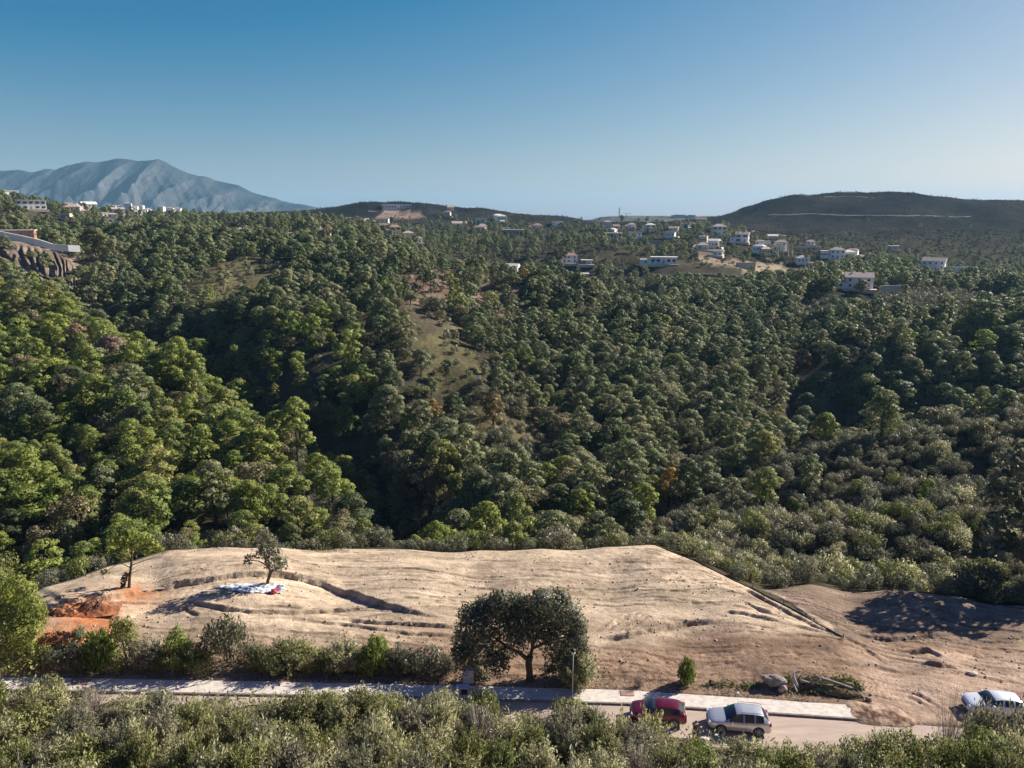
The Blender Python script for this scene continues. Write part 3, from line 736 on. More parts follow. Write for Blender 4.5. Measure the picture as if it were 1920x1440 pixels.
def kerb_stones():
    t = thing('kerb', 'row of concrete kerb stones along the pavement', 'kerb'); t['kind'] = 'structure'
    del t['category']
    xs = np.arange(-46, 26.9, 1.0); meshes = [MB().box((0, 0, 0), (0.975, 0.155, 0.42 + dz)).mesh('kerb_stone', M['kerb']) for dz in (0, .012, .006, .016)]
    for i, x in enumerate(xs):
        o = link('kerb_stone', meshes[i % 4], t, (x, float(kerb_y(x)) - .082, -.075)); o.rotation_euler = (0, 0, math.atan2(float(kerb_y(x + .5) - kerb_y(x - .5)), 1.0))
kerb_stones()
False and strip('kerb', -92, 27.0, -0.16, -0.003, 0.135, M['kerb'], 0.5, 0.0, 'low concrete kerb beside the road')

# ------------------------------------------------------------------ mountain and far ridges
def sheet(name, label, prof, Yc, Yb, zb, seed, amp, c0, c1, nx=420, nt=70, ribs=0.0, back=0.35):
    pw = np.array([at(px, py, Yc) for px, py in prof])
    xs = np.linspace(pw[0, 0], pw[-1, 0], nx)
    zc = np.interp(xs, pw[:, 0], pw[:, 2]) + fbm(xs / ((Yc - Yb) * 0.05), xs * 0, 3, seed + 20) * amp * 0.45
    wid = Yc - Yb
    t = np.concatenate([np.linspace(-back, 0, nt // 4)[:-1], np.linspace(0, 1, nt)])
    X, T = np.meshgrid(xs, t)
    ZC = np.broadcast_to(zc, X.shape)
    Y = Yc - T * wid
    q = np.abs(T)
    prof_t = np.where(T >= 0, (1 - q) ** 1.3, 1 - (q / back) ** 1.2)
    L = wid
    wob = fbm(X / (L * 0.5), T * 2.2, 3, seed) * 0.9
    ph = (X + 0.45 * T * L) / (L * 0.155) + wob * 2.2
    rid = np.abs(((ph + 0.5) % 1.0) - 0.5) * 2
    ph2 = (X - 0.35 * T * L) / (L * 0.06) + fbm(X / (L * 0.2), T * 5, 3, seed + 5) * 3
    rid2 = np.abs(((ph2 + 0.5) % 1.0) - 0.5) * 2
    env = np.clip(q * 2.2, 0, 1) * np.clip((1 - q) * 1.6, 0, 1)
    Hh = ZC - zb
    Z = zb + Hh * prof_t - env * Hh * ribs * (rid ** 0.75 + 0.5 * np.abs(fbm((X + 0.3 * T * L) / (L * 0.045), T * 4, 4, seed + 12)) * 2) - env * Hh * ribs * 0.4 * rid2 * np.clip(q * 2, 0, 1)
    Z += (fbm(X / (L * 0.09), Y / (L * 0.09), 5, seed + 9)) * amp * (0.12 + env) - np.abs(fbm(X / (L * 0.035), Y / (L * 0.06), 4, seed + 10)) * amp * 2.6 * env
    V = np.stack([X, Y, Z], -1).reshape(-1, 3)
    n = nx; m = len(t)
    i = np.arange(m - 1)[:, None] * n; j = np.arange(n - 1)[None]
    Fc = np.stack([i + j, i + n + j, i + n + j + 1, i + j + 1], -1).reshape(-1, 4)
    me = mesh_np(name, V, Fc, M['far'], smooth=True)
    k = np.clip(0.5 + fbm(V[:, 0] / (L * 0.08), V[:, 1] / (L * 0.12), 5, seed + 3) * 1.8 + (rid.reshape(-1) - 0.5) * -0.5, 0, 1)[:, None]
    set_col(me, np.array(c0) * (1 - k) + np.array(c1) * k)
    tag(link(name, me), label, kind='structure')
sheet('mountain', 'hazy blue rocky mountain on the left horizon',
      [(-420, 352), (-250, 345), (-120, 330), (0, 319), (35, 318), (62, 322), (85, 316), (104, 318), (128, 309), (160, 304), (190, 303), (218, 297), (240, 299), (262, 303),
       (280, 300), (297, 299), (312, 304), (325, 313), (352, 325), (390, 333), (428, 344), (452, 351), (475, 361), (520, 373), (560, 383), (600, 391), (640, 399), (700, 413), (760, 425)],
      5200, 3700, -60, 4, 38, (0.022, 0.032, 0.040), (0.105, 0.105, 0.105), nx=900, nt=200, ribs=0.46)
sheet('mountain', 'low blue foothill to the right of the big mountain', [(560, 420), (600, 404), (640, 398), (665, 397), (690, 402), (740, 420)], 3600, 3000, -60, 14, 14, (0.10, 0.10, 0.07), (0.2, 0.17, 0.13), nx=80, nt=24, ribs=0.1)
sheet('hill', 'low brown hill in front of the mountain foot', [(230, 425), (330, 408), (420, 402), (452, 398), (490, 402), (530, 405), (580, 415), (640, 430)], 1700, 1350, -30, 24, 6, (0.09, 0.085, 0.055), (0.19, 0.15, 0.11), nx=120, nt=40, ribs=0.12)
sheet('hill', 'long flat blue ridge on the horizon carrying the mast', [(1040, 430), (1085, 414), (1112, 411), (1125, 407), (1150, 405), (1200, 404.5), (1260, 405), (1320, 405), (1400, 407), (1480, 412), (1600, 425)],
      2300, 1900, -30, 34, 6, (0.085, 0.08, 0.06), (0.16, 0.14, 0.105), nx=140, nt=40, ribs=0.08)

def track(label, pts, w, col, name='track'):
    P_ = [Vector(hit(*p)) for p in pts]; L = [P_[0]]
    for a, b in zip(P_, P_[1:]):
        n = max(1, int((b - a).length / 6))
        for i in range(1, n + 1): L.append(a.lerp(b, i / n))
    V, Fc = [], []
    ww = [w * (0.55 + 0.9 * float(vnoise(np.array(i * .37), np.array(1.0), 5))) for i in range(len(L))]
    X = [p.x for p in L]; ya = [p.y - q for p, q in zip(L, ww)]; yb = [p.y + q for p, q in zip(L, ww)]
    za = height(X, ya) + .35; zb_ = height(X, yb) + .35
    for i in range(len(L)):
        V += [(X[i], ya[i], za[i]), (X[i], yb[i], zb_[i])]
        if i: Fc.append((2 * i - 2, 2 * i, 2 * i + 1, 2 * i - 1))
    tag(link(name, mesh_py(name, V, Fc, mat('track_earth', col, .95, var=.3, scale=.05))), label, kind='structure')
track('pale track running level across the right hill', [(1440, 404), (1500, 402), (1560, 403), (1620, 404), (1680, 405), (1740, 405), (1820, 406)], 2.0, (.10, .09, .085))
track('pale track along the lower edge of the right hill', [(1395, 430), (1420, 434), (1445, 440), (1475, 443)], 2.5, (.2, .175, .15))
track('pale track on the shoulder of the right hill', [(1500, 366), (1560, 369), (1640, 372)], 2.5, (.11, .10, .09))
track('road climbing the middle hill', [(800, 457), (840, 452), (890, 446), (940, 441), (1000, 436)], 2.5, (.24, .21, .18), 'hill_road')
track('road under the columned grey house', [(880, 440), (930, 436), (980, 430)], 2.2, (.24, .21, .18), 'hill_road')
track('road cut below the white two storey house', [(1090, 437), (1140, 440), (1200, 447), (1240, 450)], 2.2, (.2, .18, .16), 'hill_road')
track('pale road below the flat topped hill', [(690, 396), (720, 399), (760, 404), (800, 409)], 2.5, (.2, .17, .15), 'hill_road')

# ------------------------------------------------------------------ haze
def haze():
    b = MB().box((0, 4700, 185), (30000, 20600, 690))
    m = bpy.data.materials.new('haze_air'); m.use_nodes = True
    n = m.node_tree.nodes; n.clear()
    out = n.new('ShaderNodeOutputMaterial'); v = n.new('ShaderNodeVolumePrincipled')
    v.inputs['Color'].default_value = (0.35, 0.70, 1.0, 1)
    v.inputs['Density'].default_value = HAZE
    v.inputs['Anisotropy'].default_value = 0.1
    m.node_tree.links.new(v.outputs[0], out.inputs['Volume'])
    o = b.build('haze', m)
    tag(o, 'thin blue haze in the air over the valley', kind='stuff')
HAZE = 0.7e-4
haze()

# ================================================================== VEGETATION
def quads(cent, nrm, size, asp=0.6, up=None, soft=None):
    """leaf faces: one bent-free diamond per centre; returns vertices (n*4,3)"""
    n = len(cent)
    nrm = nrm / np.maximum(np.linalg.norm(nrm, axis=1, keepdims=True), 1e-9)
    if up is None: up = rng.normal(size=(n, 3))
    t = up - (up * nrm).sum(1, keepdims=True) * nrm
    t /= np.maximum(np.linalg.norm(t, axis=1, keepdims=True), 1e-9)
    b = np.cross(nrm, t)
    s = np.asarray(size)[:, None]
    V = np.stack([cent - t * s, cent - b * s * asp + t * s * 0.1, cent + t * s, cent + b * s * asp - t * s * 0.1], 1)
    sn = nrm if soft is None else nrm * 0.45 + soft
    sn = sn / np.maximum(np.linalg.norm(sn, axis=1, keepdims=True), 1e-9)
    return np.concatenate([V, np.repeat(sn[:, None], 4, 1)], 2).reshape(-1, 6)

def leaf_mesh(name, V, matl, extra=None, extra_mat=None):
    n = len(V) // 4
    Nn, V = V[:, 3:], V[:, :3]
    Fc = np.arange(n * 4).reshape(n, 4)
    mats = [matl]; midx = None
    if extra is not None:
        ev = np.array([tuple(v) for v in extra.v]); ef = [f for f in extra.f if len(f) == 4]
        Fc = np.vstack([Fc, np.array(ef) + len(V)]); V = np.vstack([V, ev])
        mats = [matl, extra_mat]; midx = np.concatenate([np.zeros(n, int), np.ones(len(ef), int)])
    me = mesh_np(name, V, Fc, mats, midx=midx)
    if len(me.vertices) == len(V):
        if len(V) > len(Nn): Nn = np.vstack([Nn, np.zeros((len(V) - len(Nn), 3))])
        me.normals_split_custom_set_from_vertices(Nn.astype(np.float32))
    return me

def sph(n):
    v = rng.normal(size=(n, 3)); return v / np.linalg.norm(v, axis=1, keepdims=True)

def lobes_leaves(lobes, per, size, jit=0.55, low=-0.35, shell=(0.72, 1.08)):
    """lobes: list of (x,y,z,rx,rz); leaf tufts on the upper shells of the lobes"""
    out = []
    for (x, y, z, rx, rz) in lobes:
        k = max(8, int(per * (rx / 1.2) ** 2))
        d = sph(int(k * 1.7)); d = d[d[:, 2] > low][:k]
        r = rng.uniform(shell[0], shell[1], len(d))[:, None]
        c = np.array([x, y, z]) + d * r * np.array([rx, rx, rz])
        nrm = d + rng.normal(size=d.shape) * jit
        out.append(quads(c, nrm, size * rng.uniform(0.65, 1.35, len(d)), 0.62, None, d))
    return np.vstack(out)

def pine_lobes(n, rx, h0, h1, flat=0.62, cone=0.0, lr=(0.22, 0.48)):
    L = []
    for i in range(n):
        t = (i + 0.5) / n
        z = h0 + (h1 - h0) * t ** 0.8
        w = math.sqrt(max(0.02, 1 - ((t - 0.35) / 0.70) ** 2)) * (1 - cone * t)
        a = i * 2.399 + random.uniform(-0.9, 0.9)
        rr = rx * w * math.sqrt(random.uniform(0.15, 1.0)) * 0.86
        r = rx * random.uniform(*lr) * (1.0 - 0.25 * t)
        L.append((rr * math.cos(a), rr * math.sin(a), z, r, r * flat * random.uniform(0.85, 1.25)))
    L.append((0, 0, h1 - 0.1, rx * 0.4, rx * 0.3))
    return L

def trunk_mb(h, r, lobes=(), lean=(0, 0), k=6, nb=5):
    b = MB()
    top = Vector((lean[0], lean[1], h))
    pts = [Vector((0, 0, -0.4)), Vector((lean[0] * 0.2, lean[1] * 0.2, h * 0.35)), Vector((lean[0] * 0.6, lean[1] * 0.6, h * 0.7)), top]
    b.tube(pts, [r * 1.25, r, r * 0.75, r * 0.35], k)
    for L in list(lobes)[:nb]:
        e = Vector(L[:3]); s = Vector((0, 0, max(0.3, e.z - 0.7 * math.hypot(e.x, e.y)))); s.z = min(s.z, h * 0.9)
        f = s.z / max(h, 0.1); s.x, s.y = lean[0] * f, lean[1] * f
        b.tube([s, s.lerp(e, 0.5) + Vector((0, 0, 0.12)), e], [r * 0.42, r * 0.3, r * 0.12], 4)
    return b

# ---- pines: unit sized variants (crown radius about 3 m, 9 m tall)
PINES = []
for v in range(9):
    rx = 3.0 * random.uniform(0.85, 1.12); hh = 9.0 * random.uniform(0.85, 1.15)
    cone = 0.0 if v % 3 else 0.35
    L = pine_lobes(random.randint(19, 27), rx, hh * 0.26, hh - 0.8, random.uniform(0.6, 0.85), cone)
    V = lobes_leaves(L, 215, 0.185)
    tr = trunk_mb(hh * 0.72, 0.19, sorted(L, key=lambda q: q[2]), (random.uniform(-.4, .4), random.uniform(-.4, .4)))
    PINES.append((V, tr, L, hh, rx))
OAKS = []
for v in range(5):
    hh = random.uniform(6.0, 7.5); L = [(0, 0, hh * .55, 2.2, hh * .3)]
    for i in range(random.randint(11, 16)):
        a = i * 2.399; rr = random.uniform(.9, 2.6); r = random.uniform(.7, 1.35)
        L.append((rr * math.cos(a), rr * math.sin(a), random.uniform(.3, .85) * hh * (1.1 - .1 * rr), r, r * .85))
    OAKS.append((lobes_leaves(L, 190, 0.17, 0.8), trunk_mb(hh * .5, .2, L[1:], (0, 0)), hh))
OAK_MESH = [leaf_mesh('oak_crown', V, OAK) for V, *_ in OAKS]
OAK_TRUNK = [t.mesh('oak_trunk', M['bark']) for _, t, _ in OAKS]
PINE_MESH = {}
for key, m in (('b', PINE_B), ('g', PINE_G)):
    PINE_MESH[key] = [leaf_mesh('pine_crown', V, m) for V, *_ in PINES]
PINE_TRUNK = [t.mesh('pine_trunk', M['bark']) for _, t, *_ in PINES]

# ---- round leafy scrub, radius about 1, height about 1
def round_bush(per, size, nl, jit=0.8):
    L = [(0, 0, 0.5, 0.62, 0.5)]
    for i in range(nl):
        a = i * 2.399; rr = random.uniform(0.35, 0.72); z = random.uniform(0.2, 0.75) * (1.15 - 0.4 * rr)
        r = random.uniform(0.24, 0.42)
        L.append((rr * math.cos(a), rr * math.sin(a), z, r, r * random.uniform(0.8, 1.1)))
    V = []
    for (x, y, z, rx, rz) in L:
        k = int(per * (rx / 0.4) ** 2)
        d = sph(k * 2); d = d[d[:, 2] > -0.5][:k]
        c = np.array([x, y, z]) + d * rng.uniform(0.7, 1.12, (len(d), 1)) * np.array([rx, rx, rz])
        V.append(quads(c, d + rng.normal(size=d.shape) * jit, size * rng.uniform(0.5, 1.5, len(d)), 0.5, None, d))
    return np.vstack(V), L
def stems_mb(n, r, h, spread=0.6, z0=-0.3):
    b = MB()
    for i in range(n):
        a = random.uniform(0, 6.28); s = random.uniform(0.2, 1) * spread
        b.tube([(0.06 * math.cos(a), 0.06 * math.sin(a), z0), (s * 0.5 * math.cos(a), s * 0.5 * math.sin(a), h * 0.45), (s * math.cos(a), s * math.sin(a), h * random.uniform(0.75, 1.0))],
               [r, r * 0.7, r * 0.25], 4)
    return b
BUSH = []
for v in range(7):
    V, L = round_bush(150, 0.052, random.randint(9, 14)); BUSH.append(V)
BUSH_STEM = stems_mb(7, 0.03, 0.7).mesh('bush_stems', M['bark'])
BUSH_MESH = {k: [leaf_mesh('bush_leaves', V, m) for V in BUSH] for k, m in (('s', SCRUB), ('o', OLIVE), ('g', GREEN), ('c', CAROB))}

# ---- upright, twiggy spray shrubs for the near slope: leaves strung along stems
def spray_shrub(nst, per, size, droop=0.2, dry=False):
    tw = MB(); V = []
    for i in range(nst):
        a = random.uniform(0, 6.28); s = math.sqrt(random.uniform(0.02, 1)) * 1.0
        hgt = (1.05 - 0.45 * s * s) * random.uniform(0.55, 1.0) * (1.3 if random.random() < .15 else 1.0)
        p0 = np.array([0.12 * s * math.cos(a), 0.12 * s * math.sin(a), -0.1])
        p2 = np.array([s * math.cos(a), s * math.sin(a), hgt])
        p1 = (p0 + p2) / 2 + np.array([-0.12 * math.cos(a), -0.12 * math.sin(a), 0.10])
        t = rng.uniform(0.35, 1.0, per)[:, None]
        c = (1 - t) ** 2 * p0 + 2 * t * (1 - t) * p1 + t * t * p2
        tan = 2 * (1 - t) * (p1 - p0) + 2 * t * (p2 - p1); tan /= np.linalg.norm(tan, axis=1, keepdims=True)
        dirs = tan + rng.normal(size=c.shape) * 0.55
        c = c + rng.normal(size=c.shape) * 0.055
        nrm = rng.normal(size=c.shape) + np.array([0, 0, 0.5])
        V.append(quads(c, nrm, size * rng.uniform(0.55, 1.5, per), 0.36, dirs, c * np.array([.35, .35, .4]) + np.array([0, 0, .3])))
        if i % (1 if dry else 3) == 0:
            tw.tube([p0, p1 * 0.5 + (p0 + p2) * 0.25, p2 * 1.02], [0.014, 0.010, 0.004], 3)
    return np.vstack(V), tw
SPRAY = [spray_shrub(random.randint(75, 95), 64, 0.050) for _ in range(7)]
SPRAY_MESH = {k: [leaf_mesh('shrub_leaves', V, m) for V, _ in SPRAY] for k, m in (('o', OLIVE), ('s', SCRUB), ('g', GREEN))}
SPRAY_TW = [t.mesh('shrub_twigs', M['twig']) for _, t in SPRAY]
DRYS = [spray_shrub(110, 6, 0.035, dry=True) for _ in range(3)]
DRY_MESH = [leaf_mesh('dry_leaves', V, DRY) for V, _ in DRYS]
DRY_TW = [t.mesh('dry_twigs', M['twig']) for _, t in DRYS]

# ---- light versions for the far masses
FARP = {}
for key, m in (('b', PINE_B), ('g', PINE_G)):
    FARP[key] = []
    for v in range(5):
        rx, hh = 3.0, 8.5 * random.uniform(0.9, 1.1)
        L = pine_lobes(random.randint(12, 17), rx, hh * 0.24, hh - 0.8, 0.75, 0.2 if v % 2 else 0)
        FARP[key].append(leaf_mesh('far_pine', lobes_leaves(L, 60, 0.36), m, trunk_mb(hh * 0.7, 0.2, (), k=5), M['bark']))
FARB = {}
for key, m in (('s', SCRUB), ('f', FAR)):
    FARB[key] = [leaf_mesh('far_bush', round_bush(26, 0.13, 7)[0], m) for v in range(4)]

NO_PINE = []
NO_TREE = []      # discs kept clear around houses and placed things: (x, y, r)
def clear_ok(x, y, pine=False):
    ok = np.ones(len(x), bool)
    for (a, b, r) in NO_TREE + (NO_PINE if pine else []): ok &= (x - a) ** 2 + (y - b) ** 2 > r * r
    return ok

HSPOT = []
for hh in HOUSES:
    x, y, z = hit(hh[0], hh[1])
    HSPOT.append((x, y, z))
    wm = hh[3] * y / F
    dl = math.hypot(x, y)
    for k, rr in ((0, 0.58), (1.0, 0.42)):      # a gap on the near side too, as gardens leave one
        off = k * (wm * 0.55 + 3)
        NO_TREE.append((x - x / dl * off, y - y / dl * off + 4 * (k == 0), max(5.5, wm * rr + 2)))

for px, py, w in [(1256, 915, 56), (925, 775, 62), (1502, 668, 46), (150, 640, 62), (212, 655, 60), (812, 775, 38), (928, 905, 30), (1430, 915, 84), (1370, 925, 66), (1490, 815, 66), (1545, 800, 62), (1430, 840, 70),
                   (1380, 865, 56), (64, 440, 20), (180, 446, 60), (530, 428, 26), (612, 440, 26), (690, 446, 26), (985, 518, 22), (1605, 915, 34)]:
    x, y, z = hit(px, py + w * .55); r = w * y / F * .5
    for k in (0, 1.1, 2.0): NO_PINE.append((x * (1 - k * 1.6 * r / y), y - k * 1.6 * r, r * (1.0 - .25 * k) + 1))

def jgrid(step, y0, y1, umax):
    gy = np.arange(y0, y1, step)
    X, Y = np.meshgrid(np.arange(-umax * y1, umax * y1, step), gy)
    x = X.ravel() + rng.uniform(-.45, .45, X.size) * step; y = Y.ravel() + rng.uniform(-.45, .45, X.size) * step
    m = (np.abs(x) < umax * y + 12)
    return x[m], y[m]

def inpoly(px, py, poly): return poly_sd(px, py, poly) < 0
RSCRUB = [(1235, 1060), (1240, 1000), (1290, 960), (1400, 900), (1480, 850), (1560, 805), (1640, 775), (1930, 735), (2300, 700), (2300, 1300), (1560, 1200)]
DARKS = [(1470, 705), (1560, 600), (1760, 590), (2200, 590), (2200, 745), (1560, 790)]

def forest():
    xs, ys = [], []
    for st, y0, y1 in ((4.0, 78, 150), (4.3, 150, 460), (6.6, 460, 900)):
        x, y = jgrid(st, y0, y1, 0.86); xs.append(x); ys.append(y)
    x = np.concatenate(xs); y = np.concatenate(ys)
    z = height(x, y)
    px, py = proj(x, y, z)
    sd = ground_plot_sd(x, y)
    dens = np.full(len(x), 0.80)
    dens *= 0.65 + 0.7 * sstep(0.35, 0.6, vnoise(x / 22, y / 22, 50))
    rs = inpoly(px, py, RSCRUB) & (y < 152)
    dens[rs] = 0.05
    dens[(y < 96) & (np.abs(px - 1000) < 200)] *= 0.55
    for ci, (zf, c, sh) in enumerate(CLEAR): dens[zf(x, y, z)] *= {1: 0.5, 3: 0.35}.get(ci, 0.06 if sh < 0.5 else 0.02)
    dens[(y < 97) & (px > 1150)] = 0.0
    mid = y > 440
    dens[mid] *= 0.72
    dens[(y > 650)] *= 0.55
    dens[(y > 800)] *= 0.25
    dens[(y > 680) & (px > 1370)] *= 0.12
    dens[(py < 488) & (px > 1400) & (y > 470)] *= 0.35
    far_dark = inpoly(px, py, [(830, 475), (1120, 430), (1330, 450), (1400, 520), (1240, 545), (900, 500)]) & mid
    dens[far_dark] *= 0.85
    ok = (rng.random(len(x)) < dens) & (sd > 4.2) & clear_ok(x, y, True)
    x, y, z, px, py = x[ok], y[ok], z[ok], px[ok], py[ok]
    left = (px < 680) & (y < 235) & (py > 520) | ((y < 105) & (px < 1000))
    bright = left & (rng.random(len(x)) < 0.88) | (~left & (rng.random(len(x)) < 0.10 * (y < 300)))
    sc = rng.uniform(0.58, 1.36, len(x)) * np.where(y < 96, 0.70, 1.0) * np.where(y > 460, 0.85, 1.0) * np.where((y > 150) & (y < 420), 1.05, 1.0) * np.where(rng.random(len(x)) < 0.22, 0.72, 1.0)
    dk = inpoly(px, py, DARKS) & (y > 180)
    sc[dk] *= 1.2
    sc *= np.where((vnoise(x / 30, y / 30, 77) > 0.62), 0.75, 1.0)
    oak = (rng.random(len(x)) < np.where(left, 0.16, 0.34)) & ~dk & (y < 330)
    return dict(x=x, y=y, z=z, px=px, py=py, bright=bright, sc=sc, left=left, dk=dk, oak=oak)

def scrub():
    xs, ys = [], []
    for st, y0, y1 in ((1.95, 66, 175), (4.0, 175, 420), (5.4, 420, 800), (6.6, 800, 1420)):
        x, y = jgrid(st, y0, y1, 0.88); xs.append(x); ys.append(y)
    x = np.concatenate(xs); y = np.concatenate(ys)
    z = height(x, y); px, py = proj(x, y, z); sd = ground_plot_sd(x, y)
    rs = inpoly(px, py, RSCRUB) & (y < 156)
    dens = np.full(len(x), 0.34)
    dens[rs] = 0.86
    dens[(y < 98) & ~rs] = 0.55
    dens[(y > 175)] = 0.5
    dens[(y > 420)] = 0.62
    dens[(y > 800)] = 0.35 + 0.6 * (vnoise(x / 45, y / 45, 58) > 0.4)[y > 800]
    for zf, c, sh in CLEAR:
        m = zf(x, y, z); dens[m] = np.where(dens[m] > 0, sh, 0)
    ok = (rng.random(len(x)) < dens) & (sd > np.where(rs, 1.3, 2.6)) & (clear_ok(x, y) | ((y > 700) & (rng.random(len(x)) < 0.15)))
    ok &= ~((y < 78) & (x < -20) & (sd < 3))
    x, y, z, px, py, rs = x[ok], y[ok], z[ok], px[ok], py[ok], rs[ok]
    r = rng.uniform(0.8, 1.9, len(x)) * np.where(rs, 0.92, 0.95) * np.where(y > 800, 0.62, 1.0) * np.where((rng.random(len(x)) < 0.2) & ~rs, 1.5, 1.0)
    big = rs & (rng.random(len(x)) < 0.14)
    r[big] *= 1.45
    hh = r * rng.uniform(1.1, 1.7, len(x))
    return dict(x=x, y=y, z=z, px=px, py=py, rs=rs, r=r, h=hh)

FO = forest(); SC_ = scrub()

def visible(x, y, zt):
    """is the point above the ground all along the sight line from the camera"""
    vis = np.ones(len(x), bool)
    for f in np.linspace(0.3, 0.97, 22):
        g = height(x * f, y * f, False) + 3.0 * (y * f > 84)
        vis &= (H + (zt - H) * f) > g - 0.5
    return vis

def pick(D, top, n, size):
    px, py = proj(D['x'], D['y'], D['z'] + top)
    inv = (px > -15) & (px < 1935) & (py < 1300) & (py > 340)
    big = np.where(inv, size / D['y'], 0)
    cand = np.argsort(-big)[:n * 4]
    cand = cand[big[cand] > 0]
    v = visible(D['x'][cand], D['y'][cand], D['z'][cand] + top[cand])
    return cand[v][:n]

def gn_forest(name, label, pos, scl, rot, idx, meshes):
    n = len(pos)
    me = bpy.data.meshes.new(name)
    me.vertices.add(n); me.vertices.foreach_set('co', np.asarray(pos, np.float32).ravel())
    a = me.attributes.new('scl', 'FLOAT_VECTOR', 'POINT'); a.data.foreach_set('vector', np.asarray(scl, np.float32).ravel())
    a = me.attributes.new('rot', 'FLOAT', 'POINT'); a.data.foreach_set('value', np.asarray(rot, np.float32))
    a = me.attributes.new('idx', 'INT', 'POINT'); a.data.foreach_set('value', np.asarray(idx, np.int32))
    col = bpy.data.collections.new(name + '_kinds')
    for i, m in enumerate(meshes):
        ob = bpy.data.objects.new('%s_kind_%02d' % (name, i), m); col.objects.link(ob)
    o = link(name, me); tag(o, label, kind='stuff')
    ng = bpy.data.node_groups.new(name, 'GeometryNodeTree')
    ng.interface.new_socket('Geometry', in_out='INPUT', socket_type='NodeSocketGeometry')
    ng.interface.new_socket('Geometry', in_out='OUTPUT', socket_type='NodeSocketGeometry')
    N, Lk = ng.nodes, ng.links
    gi = N.new('NodeGroupInput'); go = N.new('NodeGroupOutput')
    ip = N.new('GeometryNodeInstanceOnPoints'); ci = N.new('GeometryNodeCollectionInfo')
    ci.inputs['Collection'].default_value = col
    ci.inputs['Separate Children'].default_value = True; ci.inputs['Reset Children'].default_value = True
    def attr(nm, ty):
        q = N.new('GeometryNodeInputNamedAttribute'); q.data_type = ty; q.inputs['Name'].default_value = nm; return q.outputs['Attribute']
    ip.inputs['Pick Instance'].default_value = True
    cx = N.new('ShaderNodeCombineXYZ')
    Lk.new(gi.outputs[0], ip.inputs['Points']); Lk.new(ci.outputs[0], ip.inputs['Instance'])
    Lk.new(attr('idx', 'INT'), ip.inputs['Instance Index'])
    Lk.new(attr('rot', 'FLOAT'), cx.inputs['Z']); Lk.new(cx.outputs[0], ip.inputs['Rotation'])
    Lk.new(attr('scl', 'FLOAT_VECTOR'), ip.inputs['Scale'])
    Lk.new(ip.outputs[0], go.inputs[0])
    md = o.modifiers.new('scatter', 'NODES'); md.node_group = ng
    return o

# ---- the 300 pines that show largest, each a tree of its own
def pine_label(D, i):
    px, py, y, sc = (float(D[k][i]) for k in ('px', 'py', 'y', 'sc'))
    look = ('broad ' if sc > 1.12 else 'small ' if sc < 0.85 else '') + ('bright green' if D['bright'][i] else 'dull grey green')
    if y < 97: where = 'just beyond the left part of the plot edge' if px < 620 else 'just beyond the middle of the plot edge' if px < 1000 else 'just beyond the right part of the plot edge'
    elif D['dk'][i]: where = 'in the shaded stand on the right'
    elif px > 1260 and y < 156: where = 'rising out of the pale scrub on the right slope'
    elif D['left'][i]: where = 'low on the sunlit left slope' if py > 850 else 'halfway up the sunlit left slope' if py > 700 else 'high on the sunlit left slope'
    elif px < 880: where = 'on the dark slope behind the sunlit left slope' if py < 760 else 'in the dark gully left of the central spur'
    else: where = 'on the lower end of the central spur' if py > 780 else 'on the right flank of the central spur'
    return look + ' pine ' + where, look + ' pines ' + where
def place_pine(x, y, z, sc, key, v, rz, label, group, name='pine_tree', crown=None, h=1.0):
    t = thing(name, label, 'tree', (x, y, z), rz, group)
    t.scale = (sc * random.uniform(.8, 1.28), sc * random.uniform(.8, 1.28), sc * h * 0.84)
    link('trunk', PINE_TRUNK[v], t)
    link('crown', crown or PINE_MESH[key][v], t)
    return t
top = 8.0 * FO['sc']
sel = pick(FO, top, 420, FO['sc'])
_np = np.cumsum(~FO['oak'][sel]); sel = sel[(_np <= 285) | FO['oak'][sel]]
for i in sel:
    x, y, z, sc = (float(FO[k][i]) for k in ('x', 'y', 'z', 'sc'))
    if FO['oak'][i]:
        la, gr = pine_label(FO, i)
        la, gr = (q.replace('bright green', 'olive brown').replace('dull grey green', 'olive brown').replace('pine', 'oak') for q in (la, gr))
        v = random.randrange(5)
        t = thing('oak_tree', la, 'tree', (x, y, z), random.uniform(0, 6.28), gr); t.scale = (sc, sc, sc * random.uniform(.8, 1.1))
        link('trunk', OAK_TRUNK[v], t); link('crown', OAK_MESH[v], t)
        continue
    place_pine(x, y, z, sc, 'b' if FO['bright'][i] else 'g', random.randrange(9), random.uniform(0, 6.28), *pine_label(FO, i), h=random.uniform(0.85, 1.2))
rest = np.ones(len(FO['x']), bool); rest[sel] = False
k = np.nonzero(rest)[0]
near = FO['y'][k] < 260
nk = len(k)
idx = np.where(near, rng.integers(0, 9, nk) + np.where(FO['bright'][k], 0, 9), 18 + rng.integers(0, 5, nk) + np.where(FO['bright'][k], 0, 5))
s3 = FO['sc'][k][:, None] * np.stack([rng.uniform(.8, 1.28, nk), rng.uniform(.8, 1.28, nk), rng.uniform(0.68, 1.02, nk)], 1)
idx = np.where(near & FO['oak'][k], 28 + rng.integers(0, 5, nk), idx)
near_mesh = [leaf_mesh('pine', PINES[v][0], m, PINES[v][1], M['bark']) for m in (PINE_B, PINE_G) for v in range(9)]
gn_forest('pine_forest', 'pine forest covering the slopes behind the nearer trees', np.stack([FO['x'], FO['y'], FO['z'] - 0.2], 1)[k], s3, rng.uniform(0, 6.28, nk), idx,
          near_mesh + FARP['b'] + FARP['g'] + [leaf_mesh('oak', V, OAK, t, M['bark']) for V, t, _ in OAKS])

